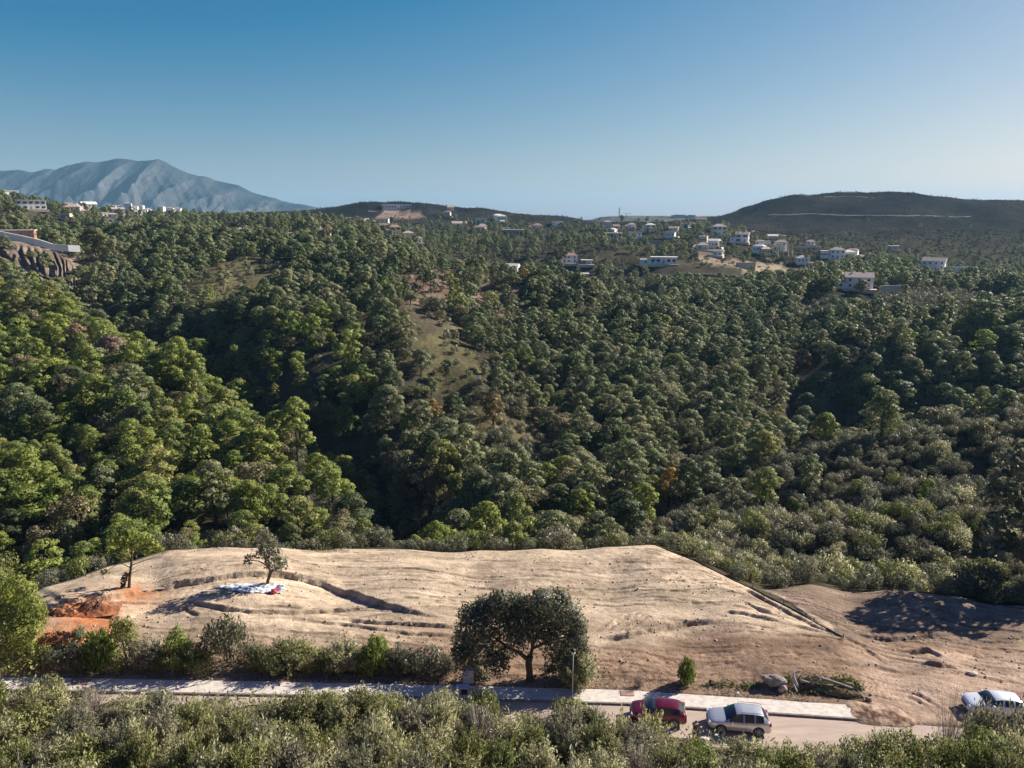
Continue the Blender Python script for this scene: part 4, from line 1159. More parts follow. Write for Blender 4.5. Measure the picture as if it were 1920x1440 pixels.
# ---- scrub bushes: 300 individuals, the rest as one mass
sel = pick(SC_, SC_['h'] * 0.8, 296, SC_['r'])
for i in sel:
    x, y, z, r, hh = (float(SC_[k][i]) for k in ('x', 'y', 'z', 'r', 'h'))
    kk = random.choice('sscgo') if SC_['rs'][i] else random.choice('sgsc')
    px, py = float(SC_['px'][i]), float(SC_['py'][i])
    col = {'s': 'khaki green', 'o': 'silvery grey', 'g': 'fresh green', 'c': 'dark green'}[kk]
    size = 'large ' if r > 1.9 else 'small ' if r < 1.25 else ''
    if SC_['rs'][i]: where = ('along the top of the right scrub slope' if py < 850 else 'halfway up the right scrub slope' if py < 980 else 'just above the dark tracked earth on the right') + (', left end' if px < 1480 else '' if px < 1720 else ', right edge')
    else: where = 'behind the left part of the plot' if px < 560 else 'behind the middle of the plot' if px < 1000 else 'behind the right part of the plot'
    lab = (size + col + ' bush ' + where, size + col + ' bushes ' + where)
    b = link('scrub_bush', BUSH_MESH[kk][random.randrange(7)], None, (x, y, z - 0.15))
    b.scale = (r, r, hh); b.rotation_euler = (0, 0, random.uniform(0, 6.28))
    tag(b, lab[0], 'bush', lab[1])
    link('stems', BUSH_STEM, b)
rest = np.ones(len(SC_['x']), bool); rest[sel] = False
k = np.nonzero(rest)[0]; nk = len(k)
near = SC_['y'][k] < 200
far = SC_['y'][k] > 430
idx = np.where(near, rng.integers(0, 14, nk), np.where(far, 18, 14) + rng.integers(0, 4, nk))
s3 = np.stack([SC_['r'][k], SC_['r'][k], SC_['h'][k] * np.where(far, 0.75, 1)], 1)
gn_forest('scrub_cover', 'scrub and low bushes filling the slopes', np.stack([SC_['x'], SC_['y'], SC_['z'] - 0.15], 1)[k], s3, rng.uniform(0, 6.28, nk), idx,
          BUSH_MESH['s'] + BUSH_MESH['c'] + FARB['s'] + FARB['f'])
print('pines', len(FO['x']), 'scrub', len(SC_['x']))

# ================================================================== HOUSES
WIN_CACHE = {}
def window_mesh(w, h):
    k = (round(w, 2), round(h, 2))
    if k not in WIN_CACHE:
        t = 0.09; f = MB()
        f.box((0, -0.04, h / 2 - t / 2), (w, 0.12, t)).box((0, -0.06, -h / 2 + t / 2), (w + 0.1, 0.16, t))
        f.box((-w / 2 + t / 2, -0.04, 0), (t, 0.12, h - 2 * t)).box((w / 2 - t / 2, -0.04, 0), (t, 0.12, h - 2 * t))
        g = MB().box((0, -0.012, 0), (w - 2 * t, 0.04, h - 2 * t))
        WIN_CACHE[k] = (f.mesh('window', M['frame']), g.mesh('pane', M['glass']))
    return WIN_CACHE[k]

def add_window(root, x, y, z, w, h, rz):
    f, g = window_mesh(w, h)
    o = link('window', f, root, (x, y, z)); o.rotation_euler = (0, 0, rz)
    link('pane', g, o)

def roof_mb(kind, x0, x1, y0, y1, z, rise, ov=0.45):
    b = MB()
    if kind == 'flat':
        b.box(((x0 + x1) / 2, (y0 + y1) / 2, z + 0.18), (x1 - x0 + 2 * ov, y1 - y0 + 2 * ov, 0.36))
        return b
    X0, X1, Y0, Y1 = x0 - ov, x1 + ov, y0 - ov, y1 + ov; ym = (y0 + y1) / 2
    ins = 0.0 if kind == 'gable' else min((Y1 - Y0) / 2, (X1 - X0) * 0.36)
    A = [(X0, Y0, z), (X1, Y0, z), (X1, Y1, z), (X0, Y1, z)]
    r0, r1 = (X0 + ins, ym, z + rise), (X1 - ins, ym, z + rise)
    b.v = [Vector(p) for p in A + [r0, r1]] + [Vector((p[0], p[1], p[2] - 0.14)) for p in A]
    b.f = [(0, 1, 5, 4), (2, 3, 4, 5), (1, 2, 5), (3, 0, 4), (6, 7, 1, 0), (7, 8, 2, 1), (8, 9, 3, 2), (9, 6, 0, 3), (9, 8, 7, 6)]
    return b

def house(x, y, z, w, h, d, st, roof, wall, rmat, yaw, label, extras):
    dl = math.atan2(x, y)
    t = thing('house', label, 'house', (x, y, z), -dl + R(yaw))
    t['group'] = 'houses scattered over the hills'
    wm, rm = M[wall], M[rmat]
    MB().box((0, d / 2, h / 2 - 1.0), (w, d, h + 2.0)).build('wall', wm, t)
    rise = min(d * 0.26, 2.6)
    r = roof_mb(roof, -w / 2, w / 2, 0, d, h + 0.003, rise).build('roof', rm, t)
    if roof == 'gable':
        g = MB()
        for sx in (-1, 1):
            xx = sx * (w / 2 - 0.15)
            g.poly([(xx, 0.05, h), (xx, d - 0.05, h), (xx, d / 2, h + rise - 0.12)])
        g.build('gable_wall', wm, t)
    if 'chimney' in extras:
        MB().box((w * 0.22, d * 0.62, h + rise * 0.6 + 0.6), (0.8, 0.8, 1.8)).box((w * 0.22, d * 0.62, h + rise * 0.6 + 1.6), (1.1, 1.1, 0.2)).build('chimney', M['white'], r)
        MB().box((-w * 0.26, d * 0.4, h + rise * 0.5 + 0.5), (0.7, 0.7, 1.5)).build('chimney', M['white'], r)
    sh = h / st
    n = max(2, int(w / 3.4))
    for s in range(st):
        zc = s * sh + sh * 0.52
        for i in range(n):
            xc = -w / 2 + (i + 0.5) * w / n
            if s == 0 and i == n // 2: continue
            if 'columns' in extras and s == 0: ww, wh = w / n * 0.7, sh * 0.6
            elif 'modern' in label or 'low' in label: ww, wh = w / n * 0.62, min(1.9, sh * 0.5)
            else: ww, wh = 1.15, min(1.5, sh * 0.45)
            add_window(t, xc, 0, zc, ww, wh, 0)
        for sx in (-1, 1):
            for yy in (0.3, 0.72): add_window(t, sx * w / 2, d * yy, zc, 1.1, min(1.4, sh * 0.45), sx * math.pi / 2)
    xc = -w / 2 + (n // 2 + 0.5) * w / n
    dr = MB().box((xc, -0.03, 1.1), (1.2, 0.12, 2.2)).build('door', M['frame'], t)
    if 'wing' in extras:
        ww, wd, wh = w * 0.42, d * 0.8, h * 0.62
        MB().box((-w / 2 - ww / 2 + 0.4, d * 0.35 - 1.2, wh / 2 - 1.0), (ww, wd, wh + 2.0)).build('wing', wm, t)
        roof_mb('hip' if roof != 'flat' else 'flat', -w / 2 - ww + 0.4, -w / 2 + 0.4, d * 0.35 - 1.2 - wd / 2, d * 0.35 - 1.2 + wd / 2, wh + 0.006, min(wd * 0.25, 1.6), 0.35).build('wing_roof', rm, t)
        add_window(t, -w / 2 - ww / 2 + 0.4, d * 0.35 - 1.2 - wd / 2, wh * 0.5, 1.3, 1.2, 0)
    if 'columns' in extras:
        for i in range(7):
            xx = -w / 2 + 0.3 + i * (w - 0.6) / 6
            MB().box((xx, -2.2, h * 0.5 - 1.0), (0.42, 0.42, h + 1.96)).build('column', M['white' if wall == 'white' else 'cream'], t)
        MB().box((0, -1.25, h + 0.19), (w + 0.6, 2.6, 0.40)).build('porch_roof', rm, t)
    # a garden terrace in front
    tt = MB().box((0, -2.6, -0.9), (w + 3.0, 5.2, 1.8)).build('terrace', M['stone'] if wall != 'white' else M['cream'], t)
    return t

for hh, (x, y, z) in zip(HOUSES, HSPOT):
    px, py, Y, wpx, h, d, st, roof, wall, rmat, yaw, label, ex = hh
    w = max(3.4, wpx * y / F) * (0.72 if 'wing' in ex else 0.9)
    k = float(min(np.clip(y / Y, 0.75, 1.35), (0.62 if st == 2 else 0.42) * w / h if wpx > 14 else 9))
    house(x, y, z + 0.5, w, h * k, d * k, st, roof, wall, rmat, yaw, label, ex)

# white hamlet at the foot of the mountain
HAM = []
for i in range(22):
    px = random.uniform(215, 345); py = 388 + (px - 215) * 0.09 + random.uniform(-3.5, 6)
    x, y, z = at(px, py, random.uniform(1500, 1640))
    g = float(height([x], [y])[0]); z = max(z, g)
    t = thing('house', 'tiny white house in the hamlet at the foot of the blue mountain', 'house', (x, y, z), random.uniform(-.4, .4), 'hamlet houses below the mountain')
    w = random.uniform(8, 15); hh = random.uniform(4, 7)
    MB().box((0, 0, hh / 2 - 5), (w, 9, hh + 10)).build('wall', M['white'], t)
    roof_mb('hip', -w / 2, w / 2, -4.5, 4.5, hh + 0.01, 2.0).build('roof', M['paletile'], t)

VILLA = []
for (a, b, c, d, n) in [(1085, 425, 1300, 448, 8), (1310, 455, 1500, 478, 6), (830, 405, 950, 436, 7), (120, 386, 262, 414, 8), (1500, 476, 1660, 500, 5), (690, 418, 790, 450, 4)]:
    for q in range(n):
        px, py = random.uniform(a, c), random.uniform(b, d)
        x, y, z = hit(px, py)
        if y > 1050: continue
        w = random.uniform(6, 11) * np.clip(y / 650, .7, 1.2); hh = random.uniform(3, 5.6); dd = random.uniform(6, 8)
        t = thing('villa', 'small pale villa half hidden among trees on the far slopes', 'villa', (x, y, z + .3), random.uniform(-.5, .5) - math.atan2(x, y), 'small villas on the far slopes')
        wm = M[random.choice(['white', 'white', 'cream', 'white', 'pink'])]
        MB().box((0, 0, hh / 2 - 1), (w, dd, hh + 2)).build('wall', wm, t)
        roof_mb(random.choice(['hip', 'flat', 'gable']), -w / 2, w / 2, -dd / 2, dd / 2, hh + .005, 1.5, .3).build('roof', M[random.choice(['paletile', 'tile', 'flat'])], t)
        for k in range(3): add_window(t, (k - 1) * w * .3, -dd / 2, hh * .5, 1.1, 1.2, 0)
        MB().box((w * .6, -1.5, -.4), (w * .6, dd * .7, 1.6)).build('terrace', wm, t)

def wall_line(name, label, pts, h, th, matl, cat='wall', base=0.0):
    """free-standing wall following points of the photograph on the ground"""
    P3 = [Vector(hit(*p)) if len(p) == 2 else Vector(at(*p)) for p in pts]
    V = []; Fc = []
    for i, p in enumerate(P3):
        d = (P3[min(i + 1, len(P3) - 1)] - P3[max(i - 1, 0)]); d.z = 0; d.normalize()
        nrm = Vector((-d.y, d.x, 0)) * th / 2
        for q, zz in ((p - nrm, -1.5), (p + nrm, -1.5), (p + nrm, h), (p - nrm, h)): V.append(q + Vector((0, 0, zz + base)))
    for i in range(len(P3) - 1):
        for j in range(4): Fc.append((i * 4 + j, i * 4 + (j + 1) % 4, i * 4 + 4 + (j + 1) % 4, i * 4 + 4 + j))
    n = (len(P3) - 1) * 4
    Fc += [(0, 3, 2, 1), (n, n + 1, n + 2, n + 3)]
    return tag(link(name, mesh_py(name, V, Fc, matl)), label, cat)
wall_line('retaining_wall', 'white curved retaining wall sweeping down above the gullied earth cliff', [(-40, 430, 325), (0, 439, 325), (40, 447, 325), (75, 455, 325), (100, 463, 325), (128, 465, 327), (150, 466, 330)], 1.3, 0.7, M['white'])
wall_line('terrace_wall', 'long white wall running right from the white farmhouse', [(1770, 508, 552), (1800, 508, 552), (1828, 508, 552)], 3.0, 1.0, M['white'])
wall_line('terrace_wall', 'pale wall of a drive right of the white villa at the foot of the right hill', [(1590, 485, 575), (1640, 486, 575)], 1.6, 0.8, M['cream'])
wall_line('terrace_wall', 'pale roadside wall between the poplars and the right hill', [(1488, 466, 620), (1540, 467, 620)], 2.0, 0.9, M['cream'])
wall_line('terrace_wall', 'sunlit wall right of the large white manor', [(1650, 541, 366), (1690, 540, 366)], 1.4, 0.6, M['cream'])
wall_line('terrace_wall', 'dark stone bank wall above the sandy field in the middle distance', [(1380, 506, 496), (1415, 506, 500)], 5.0, 1.5, M['stone'])
wall_line('terrace_wall', 'low wall running left of the columned grey house on the dark slope', [(1130, 452, 620), (1170, 449, 620), (1240, 455, 620)], 1.2, 0.8, M['stone'])

# the gullied earth cliff under the wall
def cliff():
    top_ = np.array([at(*p) for p in [(-60, 436, 322), (0, 449, 322), (60, 462, 320), (105, 472, 317), (135, 492, 312), (150, 512, 308)]])
    bot = np.array([at(*p) for p in [(-60, 490, 304), (0, 496, 303), (60, 510, 300), (105, 526, 296), (130, 536, 294), (145, 540, 294)]])
    n, m = 170, 26
    s = np.linspace(0, 1, n); q = np.linspace(0, 1, len(top_)); t = np.linspace(0, 1, m)
    Tp = np.stack([np.interp(s, q, top_[:, k]) for k in range(3)], 1); Bt = np.stack([np.interp(s, q, bot[:, k]) for k in range(3)], 1)
    Sg, Tg = np.meshgrid(s, t)
    P_ = Tp[None] * (1 - t)[:, None, None] + Bt[None] * t[:, None, None]
    ph = Sg * 13 - Tg * 1.2 + fbm(Sg * 9, Tg * 2, 3, 3) * 2.2
    rid = np.abs((ph % 1.0) - 0.5) * 2
    env = np.clip(Tg * 6, 0, 1) * np.clip((1 - Tg) * 3, 0.2, 1)
    off = (rid ** 0.8 * 3.2 + fbm(Sg * 60, Tg * 9, 3, 8) * 1.4) * env
    P_[..., 1] -= off; P_[..., 0] += off * 0.5; P_[..., 2] += off * 0.1
    i = np.arange(m - 1)[:, None] * n; j = np.arange(n - 1)[None]
    Fc = np.stack([i + j, i + n + j, i + n + j + 1, i + j + 1], -1).reshape(-1, 4)
    me = mesh_np('cliff', P_.reshape(-1, 3), Fc, M['terrain'], smooth=True)
    k = np.clip(0.5 + fbm(Sg * 14, Tg * 3, 3, 5).ravel() * 1.5, 0, 1)[:, None]
    set_col(me, np.array((0.13, 0.10, 0.08)) * (1 - k) + np.array((0.24, 0.185, 0.14)) * k)
    tag(link('cliff', me), 'gullied bare earth cliff at the far left under the white wall', kind='structure')
cliff()

# mast and little cranes on the horizon ridge
x, y, z = at(1161, 406, 2290)
t = thing('mast', 'thin lattice mast standing on the distant blue ridge', 'mast', (x, y, z - 3))
for i, (sx, sy) in enumerate(((-1, -1), (1, -1), (1, 1), (-1, 1))):
    MB().tube([(sx * 1.3, sy * 1.3, 0), (sx * 0.8, sy * 0.8, 30)], 0.55, 5).build('upright', M['frame'], t)
b = MB()
for i in range(14):
    zz = i * 2.1; w = 1.3 - 0.5 * zz / 30; s = 1 if i % 2 else -1
    b.tube([(-w * s, -w, zz), (w * s, -w, zz + 2.1)], 0.22, 4)
b.build('bracing', M['frame'], t)
x, y, z = at(1174, 406, 2290)
t = thing('crane', 'tiny distant crane with level jib right of the mast', 'crane', (x, y, z - 3))
MB().tube([(0, 0, 0), (0, 0, 12)], 0.6, 5).build('tower', M['frame'], t)
MB().tube([(-6, 0, 12), (16, 0, 12)], 0.5, 5).build('jib', M['frame'], t)
for i in range(7):
    x, y, z = at(1262 + i * 6.4, 405.5, 2290)
    hh = random.uniform(5, 8)
    t = thing('house', 'flat roofed block in the dark row along the top of the distant ridge', 'house', (x, y, z - 3), 0, 'row of blocks on the distant ridge')
    MB().box((0, 0, hh / 2), (10, 8, hh)).build('wall', M['stone'], t)
    MB().box((0, 0, hh + 0.2), (10.6, 8.6, 0.4)).build('roof', M['stone'], t)

# row of clipped round trees, poplars, and a few standing-out trees
RT = leaf_mesh('round_crown', lobes_leaves([(0, 0, 2.2, 1.9, 1.7)] + [(1.0 * math.cos(a), 1.0 * math.sin(a), 2.3, 1.0, 1.0) for a in (0, 1.3, 2.6, 3.9, 5.2)], 120, 0.3), SCRUB)
RTt = trunk_mb(2.0, 0.14).mesh('round_trunk', M['bark'])
for i in range(14):
    px = 1281 + i * 7.3; x, y, z = hit(px, 521 + 0.3 * i)
    t = thing('round_tree', 'small round tree in the straight planted row below the long white villa', 'tree', (x, y, z), 0, 'row of round trees')
    sc = y / 470 * 0.85; t.scale = (sc, sc, sc)
    link('trunk', RTt, t); link('crown', RT, t)
POP = leaf_mesh('poplar_crown', lobes_leaves([(random.uniform(-.3, .3), random.uniform(-.3, .3), 2 + i * 0.85, 1.15 - 0.09 * i, 1.1) for i in range(11)], 90, 0.3), DRY)
POPt = trunk_mb(8, 0.16).mesh('poplar_trunk', M['bark_grey'])
for px, py, s in [(1447, 487, 1.0), (1456, 489, 1.2), (1466, 490, 1.0), (1476, 488, 1.15), (1484, 486, .9), (1508, 520, .9), (1515, 521, 1.1), (1522, 521, 1.0), (1530, 522, 1.1), (1538, 522, .8), (1556, 524, .8), (1572, 524, .7)]:
    x, y, z = hit(px, py)
    t = thing('poplar_tree', 'slim pale leafless poplar in the clumps below the white villas', 'tree', (x, y, z), random.uniform(0, 6), 'poplars below the villas')
    sc = s * y / 520; t.scale = (sc * 0.8, sc * 0.8, sc)
    link('trunk', POPt, t); link('crown', POP, t)

CRN = [V for V, *_ in PINES]
def special(px, py, wpx, matl, label, cat='tree', name='autumn_tree', v=0, hs=1.0, bush=False):
    """tree whose crown centre shows at a pixel: searched along the sight line so that crown and ground agree"""
    x, y, z = hit(px, py + wpx * (0.35 if bush else 0.55))
    sc = wpx * y / F / 6.2
    t = thing(name, label, cat, (x, y, z), random.uniform(0, 6)); t.scale = (sc, sc, sc * hs)
    link('trunk', PINE_TRUNK[v], t)
    link('crown', leaf_mesh(name + '_crown', CRN[v], matl), t)
special(1256, 915, 56, GOLD, 'golden yellow autumn tree at the valley bottom right of the plot corner', v=1, hs=0.85)
special(925, 775, 62, leaf('ochre_leaves', [(0.20, 0.15, 0.05), (0.20, 0.15, 0.05)]), 'ochre brown bushy tree beside the dark gully above the mounded clearing', v=4, hs=0.8)
special(1502, 668, 46, leaf('rust_leaves', [(0.28, 0.17, 0.07), (0.25, 0.16, 0.07)]), 'rusty orange tree where the spur meets the shaded stand', v=5, hs=0.7)
special(1480, 690, 30, leaf('rust_leaves_pale', [(0.26, 0.17, 0.10), (0.25, 0.16, 0.10)]), 'pale brown small tree just below the rusty orange tree', v=2, hs=0.7)
special(150, 640, 62, RUSSET, 'dead pine with reddish brown needles on the sunlit left slope', name='dead_pine', v=3, hs=0.7)
special(212, 655, 60, leaf('grey_twigs', [(0.25, 0.17, 0.13), (0.23, 0.17, 0.13)]), 'bare greyish pink tree beside the reddish dead pine', name='bare_tree', v=6, hs=0.7)
special(812, 775, 38, GOLD, 'tree with orange brown foliage at the left lip of the dark gully', v=7, hs=0.9)
special(928, 905, 26, GOLD, 'small orange leaved tree among grey bushes beyond the plot', v=2, hs=0.8)
special(985, 518, 22, GOLD, 'small bright orange tree beside the white low villa on the crest', v=1, hs=0.7)
special(530, 428, 26, leaf('yellow_green', [(0.15, 0.15, 0.03), (0.15, 0.15, 0.03)]), 'yellow green tree on the ridge crest left of the white house', v=4, hs=0.7)
special(612, 440, 26, leaf('gold_green', [(0.22, 0.16, 0.05), (0.22, 0.15, 0.05)]), 'golden brown tree hiding part of the ochre house', v=3, hs=0.8)
special(690, 446, 26, leaf('gold_green', [(0.17, 0.13, 0.05), (0.17, 0.13, 0.05)]), 'olive gold tree on the ridge crest near the pink villa', v=5, hs=0.8)
special(64, 440, 16, GOLD, 'small orange bush at the right end of the flat roofed brick house', v=2, hs=0.5)
special(180, 446, 60, leaf('yellow_green', [(0.13, 0.13, 0.04), (0.13, 0.13, 0.04)]), 'broad yellow green tree right of the white retaining wall', v=0, hs=0.6)
special(1615, 535, 30, leaf('straw', [(0.24, 0.18, 0.10), (0.24, 0.18, 0.10)]), 'straw coloured tree in front of the large white manor', v=6, hs=0.6)
for px, py, w, lab, v in [(1545, 800, 62, 'broad bright green pine at the right end of the pine row in the valley', 0), (1490, 815, 66, 'bright green pine second from the right in the pine row in the valley', 3), (1430, 840, 70, 'large dark green pine in the middle of the pine row in the valley', 6),
                       (1380, 865, 56, 'dark green pine at the left end of the pine row in the valley', 1), (1430, 915, 84, 'big flat topped pine standing in front of the pine row', 4), (1370, 925, 66, 'olive green pine left of the big flat topped pine', 7),
                       (1605, 915, 34, 'small green pine alone in pale scrub right of the big flat topped pine', 2), (1628, 775, 32, 'small round pine on the skyline of the right scrub slope', 5),
                       (1485, 945, 30, 'small bright pine at the foot of the big flat topped pine', 8)]:
    special(px, py, w, PINE_B if v % 2 == 0 else PINE_G, lab, 'tree', 'pine_tree', v, 0.75)

# ================================================================== THINGS ON AND AROUND THE PLOT
def pt(px, py):
    """ground point under a pixel, on the plot surface where there is one"""
    x, y, z = hit(px, py)
    if poly_sd(np.array([x]), np.array([y]), plot_xy)[0] < -0.3: z = float(plot_top([x], [y])[0][0])
    return x, y, z
def top_h(px_base, py_top):
    """height of something whose foot is at a ground point and whose top shows at a pixel row"""
    x, y, z = px_base
    d = ray(960, py_top)
    return max(0.2, H + d[2] / d[1] * y - z)

# ---- silt barrier along the brink of the plot
def barrier(label, pts, seed):
    P_ = [Vector(at(*p)) for p in pts]
    L = [P_[0]]
    for a, b in zip(P_, P_[1:]):
        n = max(1, int((b - a).length / 1.6))
        for i in range(1, n + 1): L.append(a.lerp(b, i / n))
    zs = height([p.x for p in L], [p.y for p in L])
    L = [Vector((p.x, p.y, float(z) + 0.02)) for p, z in zip(L, zs)]
    t = thing('mesh_barrier', label, 'barrier', L[0])
    V, Fc = [], []
    for i, p in enumerate(L):
        q = p - L[0]; hh = 0.17 + random.uniform(-.06, .04)
        w = random.uniform(-.06, .06)
        V += [q + Vector((0, w, -0.25)), q + Vector((0, w + 0.03, hh))]
        if i: Fc.append((2 * i - 2, 2 * i, 2 * i + 1, 2 * i - 1))
    link('mesh_panel', mesh_py('mesh_panel', V, Fc, BARR), t)
    pm = MB().box((0, 0, 0.2), (0.06, 0.06, 0.55)).mesh('post', M['bark'])
    for p in L[::2]:
        link('post', pm, t, p - L[0] + Vector((0, -0.05, 0)))
BARR = mat('dark_green_mesh', (0.035, 0.05, 0.04), 0.8)
barrier('dark green mesh barrier along the far left edge of the plot', PLOT_FAR[1:6], 1)
barrier('dark green mesh barrier along the straight far edge of the plot', PLOT_FAR[5:9], 2)
barrier('dark green mesh barrier running down the right brink of the plot', PLOT_FAR[8:], 3)

# ---- generic tree out of lobes given in the photograph, at one distance
def lobe_tree(name, label, base, lobes, leafm, per, size, trunk_pts, limbs, barkm, jit=0.8, group=None, cat='tree', depth=0.85, low=-0.7):
    """lobes: (px, py, radius px); trunk_pts, limbs: lists of (px, py, radius m). All stand around the foot point."""
    bx, by, bz = base
    def w(px, py, off=0.0):
        p = at(px, py, by + off); return Vector((p[0] - bx, p[1] - by, p[2] - bz))
    dep = by * cP - (bz + 3 - H) * sP
    t = thing(name, label, cat, base, 0, group)
    tb = MB(); tb.tube([w(p[0], p[1]) for p in trunk_pts], [p[2] for p in trunk_pts], 8)
    tb.build('trunk', barkm, t, True)
    for lm in limbs:
        o = [random.uniform(-.5, .5) * k for k in range(len(lm))]
        MB().tube([w(p[0], p[1], o[k]) for k, p in enumerate(lm)], [p[2] for p in lm], 6).build('limb', barkm, t, True)
    L = []
    for (px, py, r) in lobes:
        rm = r * dep / F
        c = w(px, py, random.uniform(-depth, depth) * 1.0)
        L.append((c.x, c.y, c.z, rm, rm * 0.92))
    V = []
    for (x, y, z, rx, rz) in L:
        k = int(per * rx * rx)
        d = sph(int(k * 1.8)); d = d[d[:, 2] > low][:k]
        c = np.array([x, y, z]) + d * (rng.uniform(0.25, 1.15, (len(d), 1)) ** 0.6) * np.array([rx, rx, rz])
        c += rng.normal(size=c.shape) * 0.06
        V.append(quads(c, d + rng.normal(size=d.shape) * jit, size * rng.uniform(0.5, 1.5, len(d)), 0.5, None, d))
    link('crown', leaf_mesh('crown', np.vstack(V), leafm), t)
    return t

# the big two-lobed evergreen by the pavement
b = pt(993, 1277)
lob = [(890, 1175, 36), (870, 1205, 24), (920, 1150, 36), (945, 1135, 28), (955, 1170, 34), (905, 1215, 36), (875, 1240, 24), (930, 1245, 24), (890, 1262, 18), (985, 1140, 26), (965, 1200, 26),
       (1030, 1140, 36), (1060, 1150, 32), (1080, 1170, 22), (1050, 1185, 34), (1020, 1175, 26), (1078, 1200, 22), (1040, 1215, 26), (1065, 1225, 24), (1015, 1130, 26), (935, 1130, 22), (1045, 1245, 20),
       (1070, 1255, 18), (905, 1140, 22), (1000, 1160, 24), (1030, 1255, 12), (862, 1225, 16), (1085, 1185, 14), (1050, 1120, 18), (910, 1275, 12), (972, 1165, 26), (985, 1188, 20), (965, 1130, 22), (1010, 1195, 18), (880, 1150, 20), (1092, 1215, 16), (948, 1228, 16), (1075, 1240, 18)]
lobe_tree('carob_tree', 'broad dark evergreen tree with forked trunk and two rounded crowns beside the pavement', b, [(p_, q_, r_ * 1.04) for p_, q_, r_ in lob], CAROB, 640, 0.12,
          [(993, 1284, .34), (993, 1262, .27), (991, 1243, .27), (994, 1230, .26)],
          [[(992, 1238, .2), (975, 1225, .15), (950, 1212, .12), (920, 1190, .07)], [(994, 1235, .22), (1000, 1205, .17), (1015, 1180, .12), (1040, 1160, .06)], [(998, 1210, .14), (1000, 1180, .1), (985, 1150, .05)],
           [(1000, 1215, .12), (1035, 1200, .09), (1060, 1195, .05)], [(950, 1212, .09), (930, 1225, .07), (905, 1235, .04)]], M['bark'], low=-0.8)

# umbrella pine and cork oak standing on the plot
b = pt(243, 1110)
t = lobe_tree('umbrella_pine', 'slender pine with flat bright crown and dead lower branches standing on the bare plot', b,
          [(240, 1006, 17), (215, 1014, 14), (265, 1010, 16), (285, 1020, 13), (228, 1022, 14), (256, 1022, 14), (300, 1030, 10), (280, 1034, 9), (245, 1000, 13), (208, 1028, 9), (196, 1073, 7), (236, 1042, 12)],
          PINE_B, 300, 0.15, [(241, 1116, .17), (243, 1085, .14), (246, 1060, .12), (248, 1035, .08), (246, 1015, .05)],
          [[(246, 1065, .05), (225, 1055, .04), (200, 1070, .025)], [(246, 1060, .05), (268, 1052, .035), (300, 1042, .02)], [(247, 1050, .05), (232, 1040, .03), (215, 1032, .02)], [(245, 1075, .04), (262, 1068, .025), (275, 1070, .012)],
           [(244, 1080, .04), (232, 1074, .025), (222, 1080, .012)], [(248, 1045, .04), (262, 1035, .03), (280, 1026, .02)], [(245, 1070, .03), (258, 1060, .02), (270, 1058, .01)]], M['bark'], depth=1.0)
lobes_dead = [(234, 1085, 6), (231, 1095, 6), (229, 1104, 5), (236, 1078, 5)]
dep = b[1] * cP - (b[2] - H) * sP
V = []
for px, py, r in lobes_dead:
    p = np.array(at(px, py, b[1] - 0.2)) - np.array(b); d = sph(60)
    V.append(quads(p + d * rng.uniform(.3, 1.1, (60, 1)) * r * dep / F, rng.normal(size=(60, 3)), 0.13 * rng.uniform(.5, 1.4, 60)))
tag(link('dead_branch', leaf_mesh('dead_branch', np.vstack(V), leaf('dead_needles', [(0.10, 0.06, 0.045), (0.10, 0.06, 0.045)])), t), 'brown dead branch hanging along the trunk')
b = pt(503, 1096)
lobe_tree('cork_oak', 'small gnarled oak with irregular sparse crown beside the white plastic sheet', b,
          [(492, 1005, 14), (482, 1020, 12), (505, 1018, 15), (498, 1032, 15), (515, 1032, 13), (488, 1040, 12), (510, 1046, 15), (526, 1052, 13), (530, 1062, 9), (508, 1060, 12), (468, 1046, 9), (463, 1055, 8), (520, 1066, 9), (496, 995, 9)],
          CAROB, 330, 0.13, [(503, 1118, .2), (502, 1090, .16), (508, 1072, .15), (500, 1058, .1), (496, 1035, .07)],
          [[(508, 1074, .1), (518, 1064, .07), (526, 1056, .04)], [(500, 1060, .08), (485, 1052, .06), (466, 1050, .03)], [(498, 1045, .07), (505, 1028, .05), (495, 1005, .03)]], M['bark'])

# ---- roadside row of bushes, small pines and shrubs on the near side of the plot
def unit_bush(px, py, wpx, hpx, kind, label, cat='bush', name='roadside_bush', stems=True, rz=None, group=None):
    bx = pt(px, py)
    dep = bx[1] * cP - (bx[2] - H) * sP
    w = wpx / 2 * dep / F; h = max(0.4, top_h(bx, py - hpx * .9))
    v = random.randrange(7)
    me = {'round': lambda: BUSH_MESH['s'][v], 'carob': lambda: BUSH_MESH['c'][v], 'green': lambda: BUSH_MESH['g'][v], 'olive': lambda: SPRAY_MESH['o'][v], 'spray': lambda: SPRAY_MESH['s'][v],
          'greenspray': lambda: SPRAY_MESH['g'][v], 'dry': lambda: DRY_MESH[v % 3], 'pine': lambda: PB[v % 4], 'limepine': lambda: LP[v % 4]}[kind]()
    o = link(name, me, None, (bx[0], bx[1] + w * 0.3, bx[2] - 0.05))
    o.scale = (w, w, h); o.rotation_euler = (0, 0, random.uniform(0, 6.28) if rz is None else rz)
    tag(o, label, cat, group)
    if kind == 'dry': link('twigs', DRY_TW[v % 3], o)
    elif kind in ('olive', 'spray', 'greenspray'): link('twigs', SPRAY_TW[v], o)
    elif stems: link('stems', BUSH_STEM, o)
    return o
